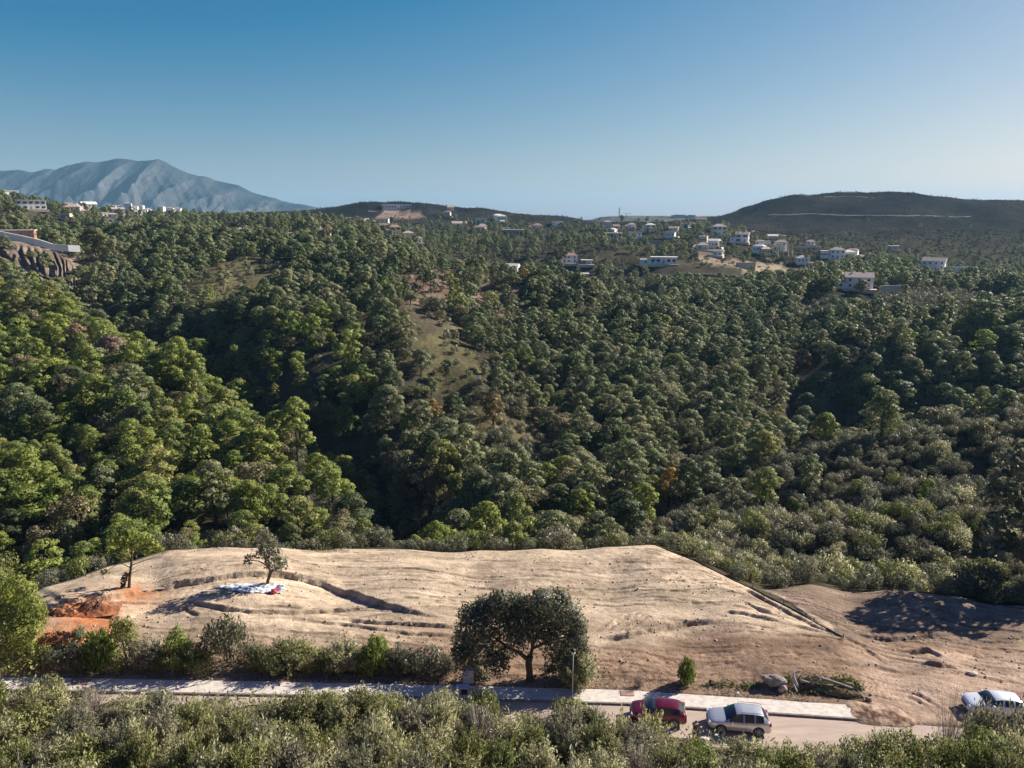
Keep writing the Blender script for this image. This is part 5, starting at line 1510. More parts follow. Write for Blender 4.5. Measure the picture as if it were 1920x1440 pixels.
def pine_bush(nl):
    L = []
    for i in range(nl):
        t = (i + .5) / nl; a = i * 2.399
        rr = 0.72 * math.sqrt(max(.05, 1 - ((t - .3) / .75) ** 2)) * random.uniform(.5, 1)
        r = random.uniform(.26, .38) * (1.1 - .4 * t)
        L.append((rr * math.cos(a), rr * math.sin(a), 0.12 + 0.74 * t, r, r * 0.75))
    V = []
    for (x, y, z, rx, rz) in L:
        k = int(160 * (rx / .3) ** 2); d = sph(k * 2); d = d[d[:, 2] > -.4][:k]
        c = np.array([x, y, z]) + d * rng.uniform(.72, 1.12, (len(d), 1)) * np.array([rx, rx, rz])
        V.append(quads(c, d * 0.5 + rng.normal(size=d.shape) * .6, 0.06 * rng.uniform(.6, 1.5, len(d)), 0.42, d + np.array([0, 0, .6]), d))
    return np.vstack(V)
_pb = [pine_bush(n) for n in (18, 22, 20, 24)]
PB = [leaf_mesh('pine_bush_needles', V, PINE_B) for V in _pb]
LP = [leaf_mesh('young_pine_needles', V, leaf('young_pine', [(0.15, 0.20, 0.034), (0.19, 0.235, 0.05)], .4)) for V in _pb]

b = pt(20, 1236)
lobe_tree('pine_tree', 'large rounded bright pine at the left edge in front of the plot', b,
          [(20, 1105, 26), (45, 1110, 24), (-10, 1115, 26), (62, 1135, 22), (25, 1130, 30), (-15, 1150, 28), (48, 1155, 28), (70, 1165, 18), (15, 1165, 30), (62, 1185, 20), (35, 1190, 26), (0, 1195, 26), (50, 1208, 20), (20, 1212, 22), (72, 1150, 14), (30, 1090, 16), (-25, 1180, 22)],
          PINE_B, 420, 0.13, [(20, 1245, .2), (20, 1200, .16), (20, 1140, .1)], [], M['bark'], jit=.6, depth=1.3)
unit_bush(35, 1260, 120, 48, 'green', 'low dark green bush at the left edge below the large rounded pine')
unit_bush(115, 1258, 90, 52, 'carob', 'dark bush with brown leaves below the small red earth mound')
unit_bush(186, 1258, 74, 78, 'limepine', 'bright green young pine bush left of the twin stemmed pine', 'tree', 'young_pine')
unit_bush(270, 1262, 76, 66, 'spray', 'dull green bush right of the twin stemmed pine')
unit_bush(345, 1262, 86, 64, 'greenspray', 'grey green shrub under the leaning young pine')
unit_bush(424, 1253, 106, 100, 'round', 'tall rounded grey green bush nearest the middle of the roadside row')
unit_bush(470, 1252, 60, 50, 'round', 'small grey green bush leaning against the tall rounded bush')
unit_bush(535, 1264, 108, 62, 'greenspray', 'wide olive green shrub with bare twigs on top')
unit_bush(508, 1260, 50, 54, 'dry', 'twiggy grey shrub left of the wide olive green shrub')
unit_bush(640, 1264, 96, 60, 'olive', 'spiky pale green shrub left of the bright green bush')
unit_bush(703, 1264, 70, 70, 'limepine', 'vivid green bush in the middle of the pale shrubs')
unit_bush(745, 1262, 56, 58, 'spray', 'pale grey shrub right of the vivid green bush')
unit_bush(800, 1272, 96, 56, 'carob', 'very dark low bush left of the grey cabinet')
unit_bush(1085, 1298, 88, 74, 'olive', 'leafy shrub around the foot of the street lamp')
unit_bush(1083, 1272, 40, 52, 'greenspray', 'yellow green sapling behind the street lamp')
for px, w, hh, kk in [(75, 60, 46, 'green'), (150, 56, 40, 'greenspray'), (222, 50, 38, 'green'), (302, 60, 46, 'greenspray'), (380, 56, 46, 'green'), (487, 60, 48, 'greenspray'), (585, 60, 42, 'green'), (612, 50, 44, 'greenspray'), (668, 46, 40, 'green'), (772, 50, 44, 'greenspray'), (838, 40, 38, 'carob')]:
    unit_bush(px, 1263 + random.uniform(-4, 5), w, hh, kk, 'low leafy green bush filling a gap in the roadside row', 'bush', 'roadside_bush', group='low green bushes filling the roadside row')
unit_bush(1288, 1289, 40, 60, 'limepine', 'small bright conical pine alone on the reddish earth above the pavement', 'tree', 'young_pine')
unit_bush(1198, 1292, 30, 30, 'dry', 'spiky dry plant on the pavement edge above the red car')
unit_bush(150, 1208, 30, 36, 'olive', 'thin grey sapling in front of the red earth', 'bush')

b = pt(236, 1256)
lobe_tree('young_pine', 'twin stemmed young pine with bright rounded crown in the roadside row', b,
          [(222, 1182, 17), (240, 1185, 16), (212, 1195, 12), (245, 1200, 13), (228, 1200, 16), (236, 1216, 10), (218, 1168, 12), (238, 1170, 13)], PINE_B, 480, 0.12,
          [(240, 1260, .09), (236, 1230, .08), (230, 1205, .06), (226, 1185, .04)], [[(247, 1260, .08), (243, 1230, .06), (240, 1200, .04)]], M['bark_grey'])
b = pt(325, 1252)
lobe_tree('young_pine', 'leaning young pine with wind swept crown in the roadside row', b,
          [(330, 1184, 12), (322, 1198, 13), (336, 1200, 12), (316, 1212, 12), (330, 1214, 14), (342, 1206, 9), (352, 1204, 6), (318, 1228, 10)], LP[0].materials[0], 480, 0.12,
          [(325, 1256, .08), (324, 1230, .07), (328, 1205, .05), (332, 1185, .03)], [[(327, 1212, .04), (345, 1206, .03), (358, 1202, .015)]], M['bark_grey'])

# tall evergreens just beyond the right edge of the picture shade the tracked earth
for (x, y, s, lab) in [(54.8, 70.9, 1.25, 'large dark evergreen at the right edge casting its shadow on the tracked earth'), (60.5, 73.2, 1.2, 'second dark evergreen at the right edge behind the first one')]:
    z = float(height([x], [y])[0])
    t = thing('evergreen_tree', lab, 'tree', (x, y, z), random.uniform(0, 6)); t.scale = (1.5 * s, 1.5 * s, (13.6 - z) / 9.0)
    link('trunk', PINE_TRUNK[2], t); link('crown', leaf_mesh('evergreen_crown', CRN[2], CAROB), t)

# ---- near slope: each shrub of the foreground
def near_shrubs():
    placed = []
    tries = 0
    while len(placed) < 295 and tries < 14000:
        tries += 1
        y = random.uniform(21, 42.2); x = random.uniform(-0.92 * y - 6, 0.92 * y + 6)
        if abs(x) > 42: continue
        dn = float(kerb_y(x)) - 7.2 - y
        if dn < 0.3: continue
        if any((x - a) ** 2 + (y - b) ** 2 < (0.9 + 0.7 * (c)) ** 2 for a, b, c in placed): continue
        px, py = proj(x, y, float(height([x], [y])[0]))
        if px < -140 or px > 2060 or py > 1750: continue
        placed.append((x, y, random.uniform(0.35, 0.8)))
    return placed
def shrub_label(kk, px, py, hh):
    col = {'oo': 'silvery grey green shrub', 'os': 'olive green leafy shrub', 'og': 'yellowish green shrub', 'dd': 'dry grey twiggy shrub', 'rg': 'dense rounded green bush'}[kk]
    size = 'tall ' if hh > 2.6 else 'low ' if hh < 1.5 else ''
    where = 'left end' if px < 520 else 'left middle' if px < 960 else 'right middle' if px < 1400 else 'right end'
    row = 'along the top fringe' if py < 1390 else 'low down'
    a = '%s of the near slope thicket, %s' % (row, where) if py < 1390 else '%s in the near slope thicket, %s' % (row, where)
    return size + col + ' ' + a, size + col + 's ' + a
SIL = [(-200, 1270), (0, 1268), (150, 1300), (280, 1296), (420, 1306), (560, 1308), (640, 1310), (720, 1296), (830, 1300), (930, 1300), (960, 1345), (1010, 1345), (1080, 1330), (1180, 1360), (1270, 1412), (1310, 1422), (1360, 1402),
       (1430, 1408), (1480, 1410), (1560, 1395), (1660, 1375), (1720, 1365), (1790, 1350), (1850, 1350), (1930, 1345), (2100, 1340)]
sx_, sy_ = [p[0] for p in SIL], [p[1] for p in SIL]
for (x, y, q) in near_shrubs():
    z = float(height([x], [y])[0])
    zone = float(fbm(np.array([x / 9]), np.array([y / 9]), 2, 55)[0])
    right_ = sstep(12, 20, x)
    p = random.random()
    kk = 'dd' if p < 0.10 else 'rg' if p < 0.10 + 0.35 * float(right_) + 0.06 else 'og' if p < 0.36 + 0.3 * zone + 0.15 * float(right_) else 'os' if p < 0.62 + zone * 0.5 else 'oo'
    r = random.uniform(0.95, 1.65); hh = random.uniform(1.5, 3.0)
    # taller plants only where the photograph does not look past them at the road
    pxs, _ = proj(x, y, z + 2)
    lim = float(np.interp(pxs, sx_, sy_)) + random.uniform(-26, 14)
    zmax = H + ray(960, lim)[2] / ray(960, lim)[1] * y - z
    if zmax < 0.7: continue
    hh = min(hh, zmax); hh = max(hh, 0.7)
    v = random.randrange(7)
    if kk == 'dd': me, tw = DRY_MESH[v % 3], DRY_TW[v % 3]
    elif kk == 'rg': me, tw = BUSH_MESH['g'][v], BUSH_STEM
    else: me, tw = SPRAY_MESH[{'oo': 'o', 'os': 's', 'og': 'g'}[kk]][v], SPRAY_TW[v]
    o = link('wild_shrub', me, None, (x, y, z - 0.1)); o.scale = (r, r, hh); o.rotation_euler = (random.uniform(-.12, .12), random.uniform(-.12, .12), random.uniform(0, 6.28))
    _p = proj(x, y, z + hh * .6)
    _l = shrub_label(kk, float(_p[0]), float(_p[1]), hh)
    tag(o, _l[0], 'shrub', _l[1])
    link('twigs', tw, o)
unit_l = [(1305, 1440, 62, 46, LIME, 'bright lime green bush at the bottom edge below the walking person'), (1690, 1462, 80, 40, LIME, 'yellow green bush at the bottom edge right of the lime green one'), (1850, 1440, 110, 60, GREEN, 'rounded mid green bush in the bottom right corner'),
          (1135, 1440, 60, 40, leaf('mustard', [(0.20, 0.16, 0.03), (0.20, 0.16, 0.03)]), 'mustard yellow shrub at the bottom edge below the red car'), (900, 1345, 70, 52, GREEN, 'upright olive green shrub hiding the road beside the grey box')]
for px, py, wp, hp, m, lab in unit_l:
    bx = hit(px, py); Yb = bx[1]
    o = link('wild_shrub', leaf_mesh('lime_bush', BUSH and round_bush(150, 0.055, 12)[0], m), None, (bx[0], Yb, bx[2] - .1))
    dep = Yb * cP - (bx[2] - H) * sP
    o.scale = (wp / 2 * dep / F, wp / 2 * dep / F, top_h(bx, py - hp) * 1.05)
    tag(o, lab, 'shrub'); link('stems', BUSH_STEM, o)

def undergrowth():
    n = 70000
    y = rng.uniform(16, 42.5, n); x = rng.uniform(-46, 46, n)
    dn = kerb_y(x) - 7.2 - y
    ok = (dn > -0.2 + 0.6 * rng.random(n)); x, y = x[ok], y[ok]; n = len(x)
    z = height(x, y)
    c = np.stack([x, y, z + rng.uniform(0.05, 1.0, n) * np.clip(dn[ok] / 1.5, 0.2, 1)], 1)
    V = quads(c, rng.normal(size=(n, 3)) + np.array([0, 0, .4]), rng.uniform(.07, .2, n), .3, rng.normal(size=(n, 3)) * .5 + np.array([0, 0, 1.0]))
    tag(link('undergrowth', leaf_mesh('undergrowth', V, OLIVE)), 'low weeds and grass between the shrubs of the near slope', kind='stuff')
undergrowth()

def weeds():
    """thin dry grass and weeds along the verge between pavement and plot, green patches by the rubble"""
    n = 9000
    x = rng.uniform(-46, 24, n); d = 1.6 + rng.random(n) ** 2 * 1.8
    y = kerb_y(x) + d
    ok = rng.random(n) < (0.25 + 0.75 * (vnoise(x / 2, y / 1.0, 70) > 0.5)); x, y = x[ok], y[ok]; n = len(x)
    z = plot_top(x, y)[0]
    V = quads(np.stack([x, y, z + .06], 1), rng.normal(size=(n, 3)), rng.uniform(.05, .16, n), .2, rng.normal(size=(n, 3)) * .4 + np.array([0, 0, 1]))
    tag(link('verge_grass', leaf_mesh('verge_grass', V, DRY)), 'dry grass and weeds along the back of the pavement', kind='stuff')
    P_ = []
    for px, py, rx, ry, k in [(1540, 1283, 62, 9, 800), (1590, 1284, 22, 8, 500), (1608, 1298, 12, 8, 200), (1400, 1290, 28, 5, 300), (1350, 1286, 30, 4, 160), (1470, 1277, 24, 4, 200), (1500, 1300, 50, 6, 200), (610, 1036, 46, 4, 220), (560, 1032, 22, 3, 90)]:
        c = pt(px, py); dep = c[1] * cP - (c[2] - H) * sP; wx = rx * dep / F; wy = ry * dep / F / 0.55
        P_.append(np.stack([c[0] + rng.normal(size=k) * wx * .55, c[1] + rng.normal(size=k) * wy * .55], 1))
    P_ = np.vstack(P_); z = plot_top(P_[:, 0], P_[:, 1])[0]; n = len(P_)
    V = quads(np.stack([P_[:, 0], P_[:, 1], z + rng.uniform(.02, .25, n)], 1), rng.normal(size=(n, 3)) + np.array([0, 0, .6]), rng.uniform(.06, .15, n), .35)
    tag(link('green_weeds', leaf_mesh('green_weeds', V, WEED)), 'fresh green weeds around the rubble heap and the plot edge', kind='stuff')
weeds()

# ---- rocks, logs and rubble above the pavement
def rock(label, px, py, sx, sy, sz, matl, seed, name='boulder', cat='rock', rz=0.0, sink=0.25):
    c = pt(px, py)
    import bmesh
    bm = bmesh.new(); bmesh.ops.create_icosphere(bm, subdivisions=3, radius=1.0)
    P_ = np.array([v.co for v in bm.verts])
    k = 1 + fbm(P_[:, 0] * 1.1 + seed, P_[:, 1] * 1.1 + P_[:, 2] * 1.7, 4, seed) * 0.9
    for v, f in zip(bm.verts, k): v.co = Vector((v.co.x * sx * f, v.co.y * sy * f, v.co.z * sz * f))
    me = bpy.data.meshes.new(name); bm.to_mesh(me); bm.free(); me.materials.append(matl)
    o = link(name, me, None, (c[0], c[1], c[2] + sz * (1 - sink))); o.rotation_euler = (0, 0, rz)
    return tag(o, label, cat)
ROCK = mat('rough_rock', (0.27, 0.225, 0.20), 0.95, var=0.4, scale=2.5, bump=0.8)
rock('large pale grey boulder at the left end of the rubble heap', 1450, 1287, 0.95, 0.55, 0.52, ROCK, 3, rz=-0.25)
rock('small pinkish rock leaning in front of the large boulder', 1467, 1298, 0.36, 0.3, 0.34, mat('pink_rock', (0.46, 0.36, 0.32), .95, var=.3, scale=3), 7, rz=0.3)
rock('small white stone near the front of the rubble heap', 1574, 1307, 0.18, 0.14, 0.13, M['white'], 12, sink=.4)
rock('pale stone at the right end of the rubble heap', 1628, 1315, 0.25, 0.2, 0.18, ROCK, 15, sink=.4)
rock('dark stone on the earth left of the rubble heap', 1334, 1284, 0.28, 0.22, 0.2, M['bark'], 18, sink=.35)
rock('small pale stone in the grass above the silver car', 1383, 1302, 0.13, 0.1, 0.1, M['white'], 19, sink=.4)
rock('pale stone slab on the bare earth above the white car', 1822, 1265, 0.42, 0.22, 0.14, mat('pale_earth', (0.6, 0.5, 0.42), .95), 21, sink=.5)
HEAP = True
def log(label, pts, r, matl):
    """pts: (px, py, height above ground)"""
    P_ = []
    for px, py, hh in pts:
        c = pt(px, py); P_.append(Vector((c[0], c[1], c[2] + hh)))
    o = P_[0].copy()
    # smooth the curve
    Q = []
    for i in range(len(P_) - 1):
        p0, p1, p2, p3 = P_[max(i - 1, 0)], P_[i], P_[i + 1], P_[min(i + 2, len(P_) - 1)]
        for k in range(4):
            t = k / 4; Q.append(0.5 * ((2 * p1) + (p2 - p0) * t + (2 * p0 - 5 * p1 + 4 * p2 - p3) * t * t + (3 * p1 - p0 - 3 * p2 + p3) * t ** 3))
    Q.append(P_[-1])
    tag(link('log', MB().tube([q - o for q in Q], [r * (1 - .35 * i / len(Q)) for i in range(len(Q))], 7).mesh('log', matl, True), None, o), label, 'log')
PALE = mat('pale_bare_wood', (0.46, 0.42, 0.38), .9, var=.25, scale=4)
GREYW = mat('grey_wood', (0.24, 0.215, 0.19), .9, var=.35, scale=4)
log('pale curved branch standing as a hoop beside the boulder', [(1494, 1300, .05), (1487, 1292, .45), (1486, 1284, .75), (1494, 1279, 1.0), (1500, 1279, .9)], 0.085, PALE)
log('thick pale crooked branch arching to the right of the hoop', [(1498, 1292, .1), (1488, 1288, .65), (1488, 1280, .9), (1500, 1278, .8)], 0.11, PALE)
log('grey log lying through the middle of the heap', [(1500, 1284, .3), (1515, 1290, .35), (1530, 1293, .2)], 0.13, GREYW)
log('bent grey branch bowing over the dark hollow in the heap', [(1520, 1294, .1), (1525, 1287, .7), (1534, 1288, .75), (1540, 1297, .1)], 0.09, GREYW)
log('long grey trunk sloping down to the right end of the heap', [(1536, 1285, .6), (1555, 1291, .55), (1580, 1298, .5), (1605, 1304, .35), (1618, 1312, .15)], 0.15, GREYW)
log('thin pale stick lying on the yellow weeds', [(1585, 1289, .35), (1597, 1293, .4)], 0.06, PALE)
log('dark stump end at the front of the heap', [(1512, 1300, .15), (1522, 1303, .2)], 0.14, M['bark'])
log('dark upright root at the right end of the heap', [(1612, 1308, .0), (1611, 1302, .5), (1606, 1299, .75)], 0.10, M['bark'])
log('crossed dark branch in the shade of the heap', [(1500, 1298, .2), (1520, 1292, .4), (1546, 1300, .15)], 0.07, M['bark'])

# red earth mounds
def mound(label, px, py, L, W, Hh, seed, col, rz, nroots=26):
    c = pt(px, py); n, m = 60, 26
    X, Y = np.meshgrid(np.linspace(-1, 1, n), np.linspace(-1, 1, m))
    e = np.clip(1 - X ** 4 - Y ** 2 * (1 + .3 * X), 0, 1)
    Z = e ** .8 * Hh * (0.75 + 0.9 * fbm(X * 4 + seed, Y * 2.5, 3, seed)) + e * fbm(X * 14, Y * 7, 3, seed + 2) * 0.5 * Hh - 0.12 * (e <= 0)
    V = np.stack([X * L, Y * W, Z], -1).reshape(-1, 3)
    i = np.arange(m - 1)[:, None] * n; j = np.arange(n - 1)[None]
    me = mesh_np('earth_mound', V, np.stack([i + j, i + j + 1, i + n + j + 1, i + n + j], -1).reshape(-1, 4), M['plot'], smooth=True)
    k = np.clip(fbm(X * 5, Y * 3, 4, seed + 5).ravel() * 3 + .35, 0, 1)[:, None]
    set_col(me, np.array(col) * (1 - k) + np.array((0.12, 0.07, 0.05)) * k)
    t = thing('earth_mound', label, 'earth mound', (c[0], c[1], c[2] - .02), rz)
    link('soil', me, t)
    b = MB()
    for q in range(nroots):
        x, y = random.uniform(-.85, .6) * L, random.uniform(-.5, .5) * W
        b.tube([(x, y, Hh * .55), (x + random.uniform(-.4, .4), y - .2, Hh * random.uniform(.8, 1.25)), (x + random.uniform(-.7, .7), y - .4, Hh * .6)], .035, 4)
    b.build('roots', M['bark'], t)
mound('low weedy earth bank behind the logs of the rubble heap', 1548, 1290, 2.7, .75, .42, 14, (0.17, 0.15, 0.07), -0.33, 6)
mound('long red earth mound with dark clods and roots at the left end of the plot', 150, 1148, 3.3, 1.1, 1.0, 4, (0.46, 0.19, 0.09), 0.28)
mound('small bright orange earth mound between bushes at the lower left', 118, 1200, 1.9, .8, .7, 9, (0.52, 0.18, 0.06), 0.1)

# plastic sheet and bags by the oak
def sheet_plastic():
    P4 = [np.array(pt(*p)) for p in [(400, 1103), (455, 1114), (532, 1115), (528, 1098), (450, 1096)]]
    A, B, C_, D = P4[0], P4[1], P4[2], P4[3]
    n, m = 70, 26
    U, W_ = np.meshgrid(np.linspace(0, 1, n), np.linspace(0, 1, m))
    bot = np.array([np.interp(np.linspace(0, 1, n), [0, .4, 1], [A[k], B[k], C_[k]]) for k in range(3)]).T
    topl = np.array([np.interp(np.linspace(0, 1, n), [0, .4, 1], [A[k], P4[4][k], D[k]]) for k in range(3)]).T
    Q = bot[None] * (1 - W_)[..., None] + topl[None] * W_[..., None]
    Q[..., 2] = plot_top(Q[..., 0], Q[..., 1])[0].reshape(Q.shape[:2])
    Q[..., 2] += 0.06 + 0.42 * np.abs(fbm(U * 9, W_ * 3, 4, 3)) + .2 * fbm(U * 20, W_ * 7, 2, 6) * 1.0
    i = np.arange(m - 1)[:, None] * n; j = np.arange(n - 1)[None]
    me = mesh_np('plastic_sheet', Q.reshape(-1, 3), np.stack([i + j, i + j + 1, i + n + j + 1, i + n + j], -1).reshape(-1, 4), mat('white_plastic', (0.62, 0.63, 0.65), .45, var=.12), smooth=True)
    tag(link('plastic_sheet', me), 'crumpled white plastic sheet lying in the cut below the bank', 'plastic sheet')
sheet_plastic()
rock('crumpled red bag on the white sheet at the foot of the oak', 514, 1113, .34, .25, .26, mat('red_plastic', (0.50, 0.07, 0.09), .5, var=.3), 31, 'bag', 'bag', sink=.2)
rock('white sack with blue tint beside the red bag', 527, 1108, .40, .3, .35, mat('white_sack', (0.72, 0.74, 0.78), .6, var=.1), 33, 'bag', 'bag', sink=.2)
for px, py, lab in [(300, 1108, 'pale plank lying on the earth left of the dark cut'), (270, 1112, 'short pale plank near the umbrella pine')]:
    c = pt(px, py); o = link('plank', MB().box((0, 0, .08), (0.9, .18, .08)).mesh('plank', PALE), None, c); o.rotation_euler = (0, 0, .2); tag(o, lab, 'plank')

# ---- street lamp, cabinets, covers
def lamp():
    bx, by, bz = hit(1073, 1311); bz = 0.135; hh = top_h((bx, by, bz), 1216)
    t = thing('street_lamp', 'grey street lamp with black cap and white globe at the kerb', 'street lamp', (bx, by, bz))
    MB().tube([(0, 0, 0), (0, 0, .35)], [.11, .08], 8).build('base', M['metal'], t, True)
    MB().tube([(0, 0, .3), (0, 0, hh - .5)], [.05, .035], 8).build('pole', M['metal'], t, True)
    k = hh - .5
    MB().tube([(0, 0, k), (0, 0, k + .06), (0, 0, k + .22), (0, 0, k + .3)], [.05, .15, .17, .12], 10).build('globe', mat('lamp_glass', (.75, .75, .72), .3), t, True)
    MB().tube([(0, 0, k + .3), (0, 0, k + .36), (0, 0, k + .46), (0, 0, k + .5)], [.2, .21, .12, .03], 10).build('cap', M['black'], t, True)
lamp()
GREYBOX = mat('pale_grey_paint', (0.62, 0.61, 0.63), .6, var=.04)
bx, by, bz = hit(878, 1288); hh = top_h((bx, by, .13), 1258)
t = thing('utility_cabinet', 'tall pale grey utility cabinet at the back of the pavement', 'cabinet', (bx, by, .13), 0.03)
MB().box((0, .2, .1), (.86, .44, .2)).build('plinth', M['kerb'], t)
MB().box((0, .2, .2 + (hh - .24) / 2), (.82, .4, hh - .24)).build('body', GREYBOX, t)
MB().box((0, .2, hh - .01), (.9, .48, .05)).build('lid', GREYBOX, t)
dr = MB().box((0, -.012, .2 + (hh - .3) / 2), (.72, .02, hh - .4)).build('door', GREYBOX, t)
MB().box((.28, -.04, hh * .5), (.04, .04, .12)).build('handle', M['black'], dr)
bx, by, bz = hit(868, 1306)
t = thing('utility_cabinet', 'low grey box with dark open front at the kerb', 'cabinet', (bx, by, .13), 0.05)
MB().box((0, .2, .3), (.95, .5, .6)).build('body', mat('grey_paint', (.42, .42, .45), .6), t)
MB().box((0.1, -.06, .3), (.5, .03, .42)).build('opening', M['black'], t)
MB().box((0, .2, .62), (1.0, .56, .05)).build('lid', GREYBOX, t)
for px, py, w, d, lab in [(1176, 1303, 1.05, .62, 'reddish rectangular cover set in the pavement above the red car'), (150, 1281, 1.6, .7, 'brown earth filled tree pit in the pavement at the lower left')]:
    x, y, z = hit(px, py)
    o = link('pavement_cover', MB().box((0, 0, 0), (w, d, .05)).mesh('pavement_cover', mat('cover_brown', (.33, .2, .165), .9, var=.25)), None, (x, y, .145)); o.rotation_euler = (0, 0, -.03); tag(o, lab, 'cover')

# ================================================================== CARS
def car(name, label, loc, rz, paint, L=4.6, W=1.84, style='suv'):
    """nose towards +X, standing on z = 0"""
    suv = style == 'suv'
    top = 1.62 if suv else 1.48
    #         x from nose, top z, belt z, belt half width, roof half width, sill z
    ST = np.array([
        (0.00, .62, .56, .52, .50, .34), (0.06, .76, .70, .68, .60, .27), (0.22, .86, .80, .80, .70, .24), (0.55, .93, .86, .89, .76, .23), (1.00, 1.00, .92, .915, .78, .23), (1.28, 1.05, .95, .92, .74, .23),
        (1.50, 1.20, .965, .92, .69, .23), (1.80, 1.40, .98, .92, .65, .23), (2.02, top - .10, .985, .92, .625, .23), (2.15, top - .05, .99, .92, .615, .23), (2.50, top, 1.0, .92, .61, .23), (2.62, top, 1.0, .92, .61, .23),
        (3.30, top - .015, 1.02, .915, .60, .23), (3.42, top - .02, 1.025, .91, .60, .23), (3.85, top - .06, 1.045, .90, .585, .24), (4.00, top - .10, 1.05, .89, .57, .24),
        (4.30, 1.28 if suv else 1.20, 1.06, .87, .60, .26), (4.44, 1.07, 1.02, .85, .66, .28), (4.54, .95, .90, .80, .66, .30), (4.60, .66, .60, .72, .60, .36)])
    ST[:, 0] *= L / 4.6; ST[:, 3:5] *= W / 1.84
    n = len(ST)
    def sect(r):
        x, zt, zb, wb, wr, zs = r
        gl = zt - zb
        pts = [(wb * .90, zs), (wb * .985, zs + .10), (wb * 1.0, zs + .5 * (zb - zs)), (wb * .985, zb - .03), (wb * .955, zb), (wr + (wb * .955 - wr) * .10 if gl > .2 else wr, zt - min(.07, gl * .5)), (wr * .72, zt - min(.015, gl * .2)), (0, zt)]
        return [(L / 2 - x, y, z) for y, z in pts] + [(L / 2 - x, -y, z) for y, z in pts[-2::-1]]
    rows = [sect(r) for r in ST]; k = len(rows[0])
    V = [p for r in rows for p in r]
    body, ws, rw, side, cl = [], [], [], {}, []
    for i in range(n - 1):
        xm = ST[i, 0] / L * 4.6; gl = max(ST[i, 1] - ST[i, 2], ST[i + 1, 1] - ST[i + 1, 2])
        for j in range(k - 1):
            f = (i * k + j, i * k + j + 1, (i + 1) * k + j + 1, (i + 1) * k + j)
            topseg = 5 <= j <= k - 7; sideseg = j in (4, k - 6)
            if topseg and 1.27 < xm < 2.0: ws.append(f)
            elif topseg and 3.98 < xm < 4.40: rw.append(f)
            elif sideseg and (1.49 < xm < 2.45 or 2.6 < xm < 3.28 or 3.40 < xm < 3.99):
                side.setdefault((0 if j == 4 else 1, 0 if xm < 2.49 else 1 if xm < 3.3 else 2), []).append(f)
            elif j in (0, k - 2): cl.append(f)
            else: body.append(f)
    body.append(tuple(range(k))[::-1]); body.append(tuple((n - 1) * k + j for j in range(k)))
    t = thing(name, label, 'car', loc, rz)
    t['group'] = 'cars parked by the plot'
    def part(nm, fs, m, par=t, smooth=True):
        u = sorted({q for f in fs for q in f}); mp = {q: a for a, q in enumerate(u)}
        return link(nm, mesh_py(nm, [V[q] for q in u], [tuple(mp[q] for q in f) for f in fs], m, smooth), par)
    part('body', body, paint)
    part('sill_trim', cl, M['black'] if suv else paint)
    part('windshield', ws, M['glass']); part('rear_window', rw, M['glass'])
    for f in side.values(): part('side_window', f, M['glass'])
    MB().box((0, 0, .30), (L * .92, W * .8, .16)).build('underbody', M['black'], t)
    # wheels with dark arches
    for sx in (L / 2 - .88, -L / 2 + .92):
        for sy in (-1, 1):
            ar = MB()
            ring = [(sx + .41 * math.cos(a), sy * (W / 2 + .004), max(.22, .36 + .41 * math.sin(a))) for a in np.linspace(-.2, math.pi + .2, 13)]
            inn = [(x, sy * (W / 2 - .16), z) for x, _, z in ring]
            ar.v = [Vector(p) for p in ring + inn]; ar.f = [tuple(range(13))] + [(q, q + 1, 14 + q, 13 + q) for q in range(12)]
            ar.build('wheel_arch', M['black'], t)
            w = link('wheel', MB().tube([(sx, sy * (W / 2 - .24), .345), (sx, sy * (W / 2 + .015), .345)], .2, 12).mesh('wheel', M['black']), t)
            ty = MB(); ty.tube([(sx, sy * (W / 2 - .22), .345), (sx, sy * (W / 2 - .19), .345), (sx, sy * (W / 2 - .02), .345), (sx, sy * (W / 2 + .012), .345)], [.30, .345, .345, .31], 20)
            ty.build('tyre', M['rubber'], w, True)
            rm = MB()
            rm.tube([(sx, sy * (W / 2 + .008), .345), (sx, sy * (W / 2 + .026), .345)], [.075, .06], 10)
            for q in range(7):
                a = q * 2 * math.pi / 7
                rm.tube([(sx, sy * (W / 2 + .02), .345), (sx + .235 * math.cos(a), sy * (W / 2 + .018), .345 + .235 * math.sin(a))], [.034, .026], 4)
            rr = [Vector((sx + .235 * math.cos(a), sy * (W / 2 + .016), .345 + .235 * math.sin(a))) for a in np.linspace(0, 2 * math.pi, 17)]
            rm.tube(rr, .024, 4); rm.build('rim', M['metal'], w)
    for sy in (-1, 1):
        MB().box((L / 2 - .17, sy * (W / 2 - .26), .73), (.26, .30, .12), taper=.8).build('headlight', HLAMP, t)
        MB().box((-L / 2 + .13, sy * (W / 2 - .17), .93), (.20, .22, .20), taper=.85).build('taillight', TLAMP, t)
        MB().box((L / 2 - 1.62, sy * (W / 2 + .07), 1.02), (.14, .20, .13), taper=.8).build('mirror', paint, t)
        for xx in (L / 2 - 2.35, L / 2 - 3.22): MB().box((xx, sy * (W / 2 * .995), .90), (.18, .03, .035)).build('door_handle', M['metal'] if suv else paint, t)
        for xx in (L / 2 - 1.45, L / 2 - 2.56, L / 2 - 3.40):
            MB().tube([(xx, sy * W / 2 * 1.001, .36), (xx - .02, sy * W / 2 * 1.003, .62), (xx - .03, sy * W / 2 * .985, .96)], .008, 4).build('door_seam', M['black'], t)
        if suv: MB().tube([(L / 2 - 2.15, sy * .60, 1.60), (L / 2 - 2.4, sy * .61, 1.655), (L / 2 - 3.6, sy * .60, 1.645), (L / 2 - 3.9, sy * .585, 1.57)], .022, 5).build('roof_rail', M['metal'], t)
    MB().box((L / 2 - .02, 0, .58), (.08, .78, .20)).build('grille', M['black'], t)
